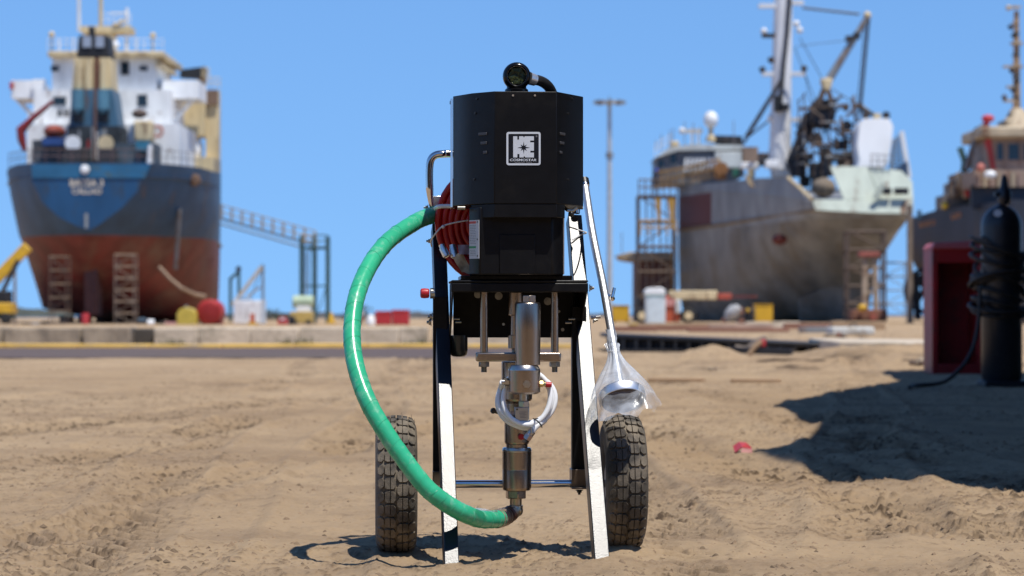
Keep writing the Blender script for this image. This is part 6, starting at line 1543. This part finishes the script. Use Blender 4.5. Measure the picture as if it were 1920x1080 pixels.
# suction wand and its strainer, in a clear bag
def wand():
    T = Q(1096.5,345,.235); B = Q(1166,742,-.075)
    ax = (B-T).normalized()
    R = root('suction_pipe', B, 'long shiny suction pipe with a round strainer foot leaning on the right leg', 'pipe')
    r = 7.6*S(.1)
    pts = [T, T.lerp(B,.25)+UAX*-.002, T.lerp(B,.5)+UAX*.001, T.lerp(B,.75)+UAX*.001, B]
    build('tube', MB().tube(spline(pts, 8), r, 20), GALV, R, smooth=60)
    build('tip', MB().cyl(T-ax*.012, T, r*1.25, n=16), BLKNYLON, R); build('tip_ring', MB().cyl(T, T+ax*.006, r*1.15, n=16), CHROME, R)
    prof = [(r*1.02,-.024),(r*1.4,-.014),(.022,-.0105),(.0425,-.0075),(.0455,-.004),(.0455,.012),(.0440,.014),(.0415,.012),(.0415,.000)]
    st = build('strainer', MB().lathe(prof, B, ax, 40, cap=False), GALV, R, smooth=40)
    build('strainer_mesh', MB().lathe([(.0414,.004),(.030,.000),(.012,-.002),(.001,-.002)], B, ax, 40), MESHBR, st, smooth=50)
    build('hook', MB().tube(spline([T.lerp(B,.54)+UAX*.006+FR*.004, T.lerp(B,.555)+UAX*.016+FR*.006, Q(1147,560,.05), Q(1151.5,540,.055)], 5), .0036, 10), CHROME, R)
    # bag
    nk = T.lerp(B,.80); G = root('plastic_bag', nk, 'clear crumpled plastic bag tied over the strainer of the suction pipe', 'bag')
    rs = random.Random(6); n = 72; rows = []
    ph = [rs.random()*6.28 for _ in range(8)]
    cent = [T.lerp(B,.765), T.lerp(B,.80), T.lerp(B,.84), T.lerp(B,.87), T.lerp(B,.90), T.lerp(B,.935), T.lerp(B,.965), B, B+ax*.018+ZAX*-.004, B+ax*.030+ZAX*-.010]
    rx = [13,9.5,15,24,34,44,52,58,63,66]; ry = [.013,.010,.015,.022,.030,.038,.044,.048,.051,.053]
    fold = [.25,.06,.22,.20,.16,.12,.10,.09,.10,.13]
    for j, c in enumerate(cent):
        row = []
        for k in range(n+1):
            a = 2*math.pi*(k % n)/n
            f = 1+fold[j]*(.55*math.sin(5*a+ph[0]+j*.22)+.35*math.sin(9*a+ph[1]-j*.3)+.25*math.sin(14*a+ph[2]+j*.5))
            f *= 1+.02*rs.uniform(-1,1)
            d = UAX*math.cos(a)*rx[j]*S(-.07)*f+VAX*math.sin(a)*ry[j]*f
            sl = ZAX*(.013*math.cos(a)*(j/9)+(.006*math.sin(7*a+ph[3])+.003*math.sin(16*a))*(1 if j == 9 else .3))
            row.append(c+d+sl)
        row[-1] = row[0]; rows.append(row)
    b = build('film', MB().sheet(rows), FILM, G, smooth=70)
    sub = b.modifiers.new('soft', 'SUBSURF'); sub.levels = 1; sub.render_levels = 1
    build('tie', MB().tube([T.lerp(B,.80)+(UAX*math.cos(t)*9.8*S(0)+VAX*math.sin(t)*.0105) for t in [i*math.pi/10 for i in range(20)]], .0012, 6, closed=True), CLEARTIE, G)
    sleeve = [[T.lerp(B,.70+.10*j/5)+(UAX*math.cos(a)+VAX*math.sin(a))*(r*1.18+.0016*math.sin(3*a+j*1.7)) for a in [i*math.pi/9 for i in range(19)]] for j in range(6)]
    build('sleeve', MB().sheet(sleeve), FILM, G, smooth=70)
    # white cable tie that holds the pipe to the leg
    t0 = Q(1067,426,.14)
    build('cable_tie', MB().tube(spline([Q(1066,425,.12), Q(1085,431,.11), Q(1097,435,.12), Q(1099,437,.16), Q(1090,440,.2), Q(1073,450,.19)], 5), .0015, 6), CLEARTIE, R)
wand()

# ------------------------------------------------------------------ added unseen behind the photographer: for the steel and black coat to mirror
def added_warehouse():
    R = root('added_warehouse', (0, -20, 0), 'unseen long brown steel clad warehouse behind the photographer', 'building')
    WB = rusty('cladding_brown', (.10,.085,.065), .7, .4, .4)
    for i in range(24):
        x = -48+i*4
        if i % 6 != 3: build('wall_panel', MB().box((x+.01,-20.2,0),(x+3.99,-20,7.5)), WB, R)
        else:
            build('wall_panel', MB().box((x+.01,-20.2,4.6),(x+3.99,-20,7.5)), WB, R); build('door', MB().box((x+.05,-20.12,0),(x+3.95,-20.05,4.58)), DARKSTEEL, R)
    build('side_wall', MB().box((-48.2,-40,0),(-48,-20.2,7.5)), WB, R); build('side_wall', MB().box((48,-40,0),(48.2,-20.2,7.5)), WB, R)
    build('roof', MB().prism([Vector((-48.6,-19.6,7.5)),Vector((-48.6,-30,10.2)),Vector((-48.6,-40.4,7.5))], (97.2,0,0)), DARKSTEEL, R)
added_warehouse()
def added_trees():  # unseen foliage added behind the camera for reflections
    leaf = M('dark_leaf', (.045,.070,.028), .7, 0, .45, 2); bark = M('bark_grey', (.10,.08,.06), .9, 0, .3, 4)
    rs = random.Random(31)
    for i, (x, y, h) in enumerate(((-13,-15,6.0),(-6.5,-16,7.2),(-.5,-15,6.6),(6,-16,7.0),(12.5,-15,6.2))):
        g = root('added_tree', (x,y,0), ('leafy tree at the far end of the row behind the photographer', 'tall leafy tree second in the row before the warehouse', 'leafy tree straight behind the photographer', 'broad leafy tree fourth in the row before the warehouse', 'low leafy tree at the near end of the row by the warehouse')[i], 'added_tree', 'trees in front of the warehouse')
        build('trunk', MB().cyl((x,y,0),(x+.2,y,h*.5), .2, .12, n=10).cyl((x+.2,y,h*.48),(x-.8,y+.3,h*.75), .1, .04, n=8).cyl((x+.2,y,h*.45),(x+1.2,y-.2,h*.7), .1, .04, n=8), bark, g)
        mb = MB()
        cl = [Vector((x+rs.gauss(0,1.5), y+rs.gauss(0,1.2), h*rs.uniform(.42,.95))) for _ in range(26)]
        for k in range(1500):
            c = rs.choice(cl); q = c+Vector((rs.gauss(0,.5),rs.gauss(0,.5),rs.gauss(0,.38))); e = rs.uniform(.08,.17)
            u = Vector((rs.uniform(-1,1),rs.uniform(-1,1),rs.uniform(-1,1))).normalized()*e; w = u.orthogonal().normalized()*e*.6
            mb.add([q-u,q+w,q+u,q-w],[(0,1,2,3)])
        build('crown', mb, leaf, g, smooth=0)
added_trees()
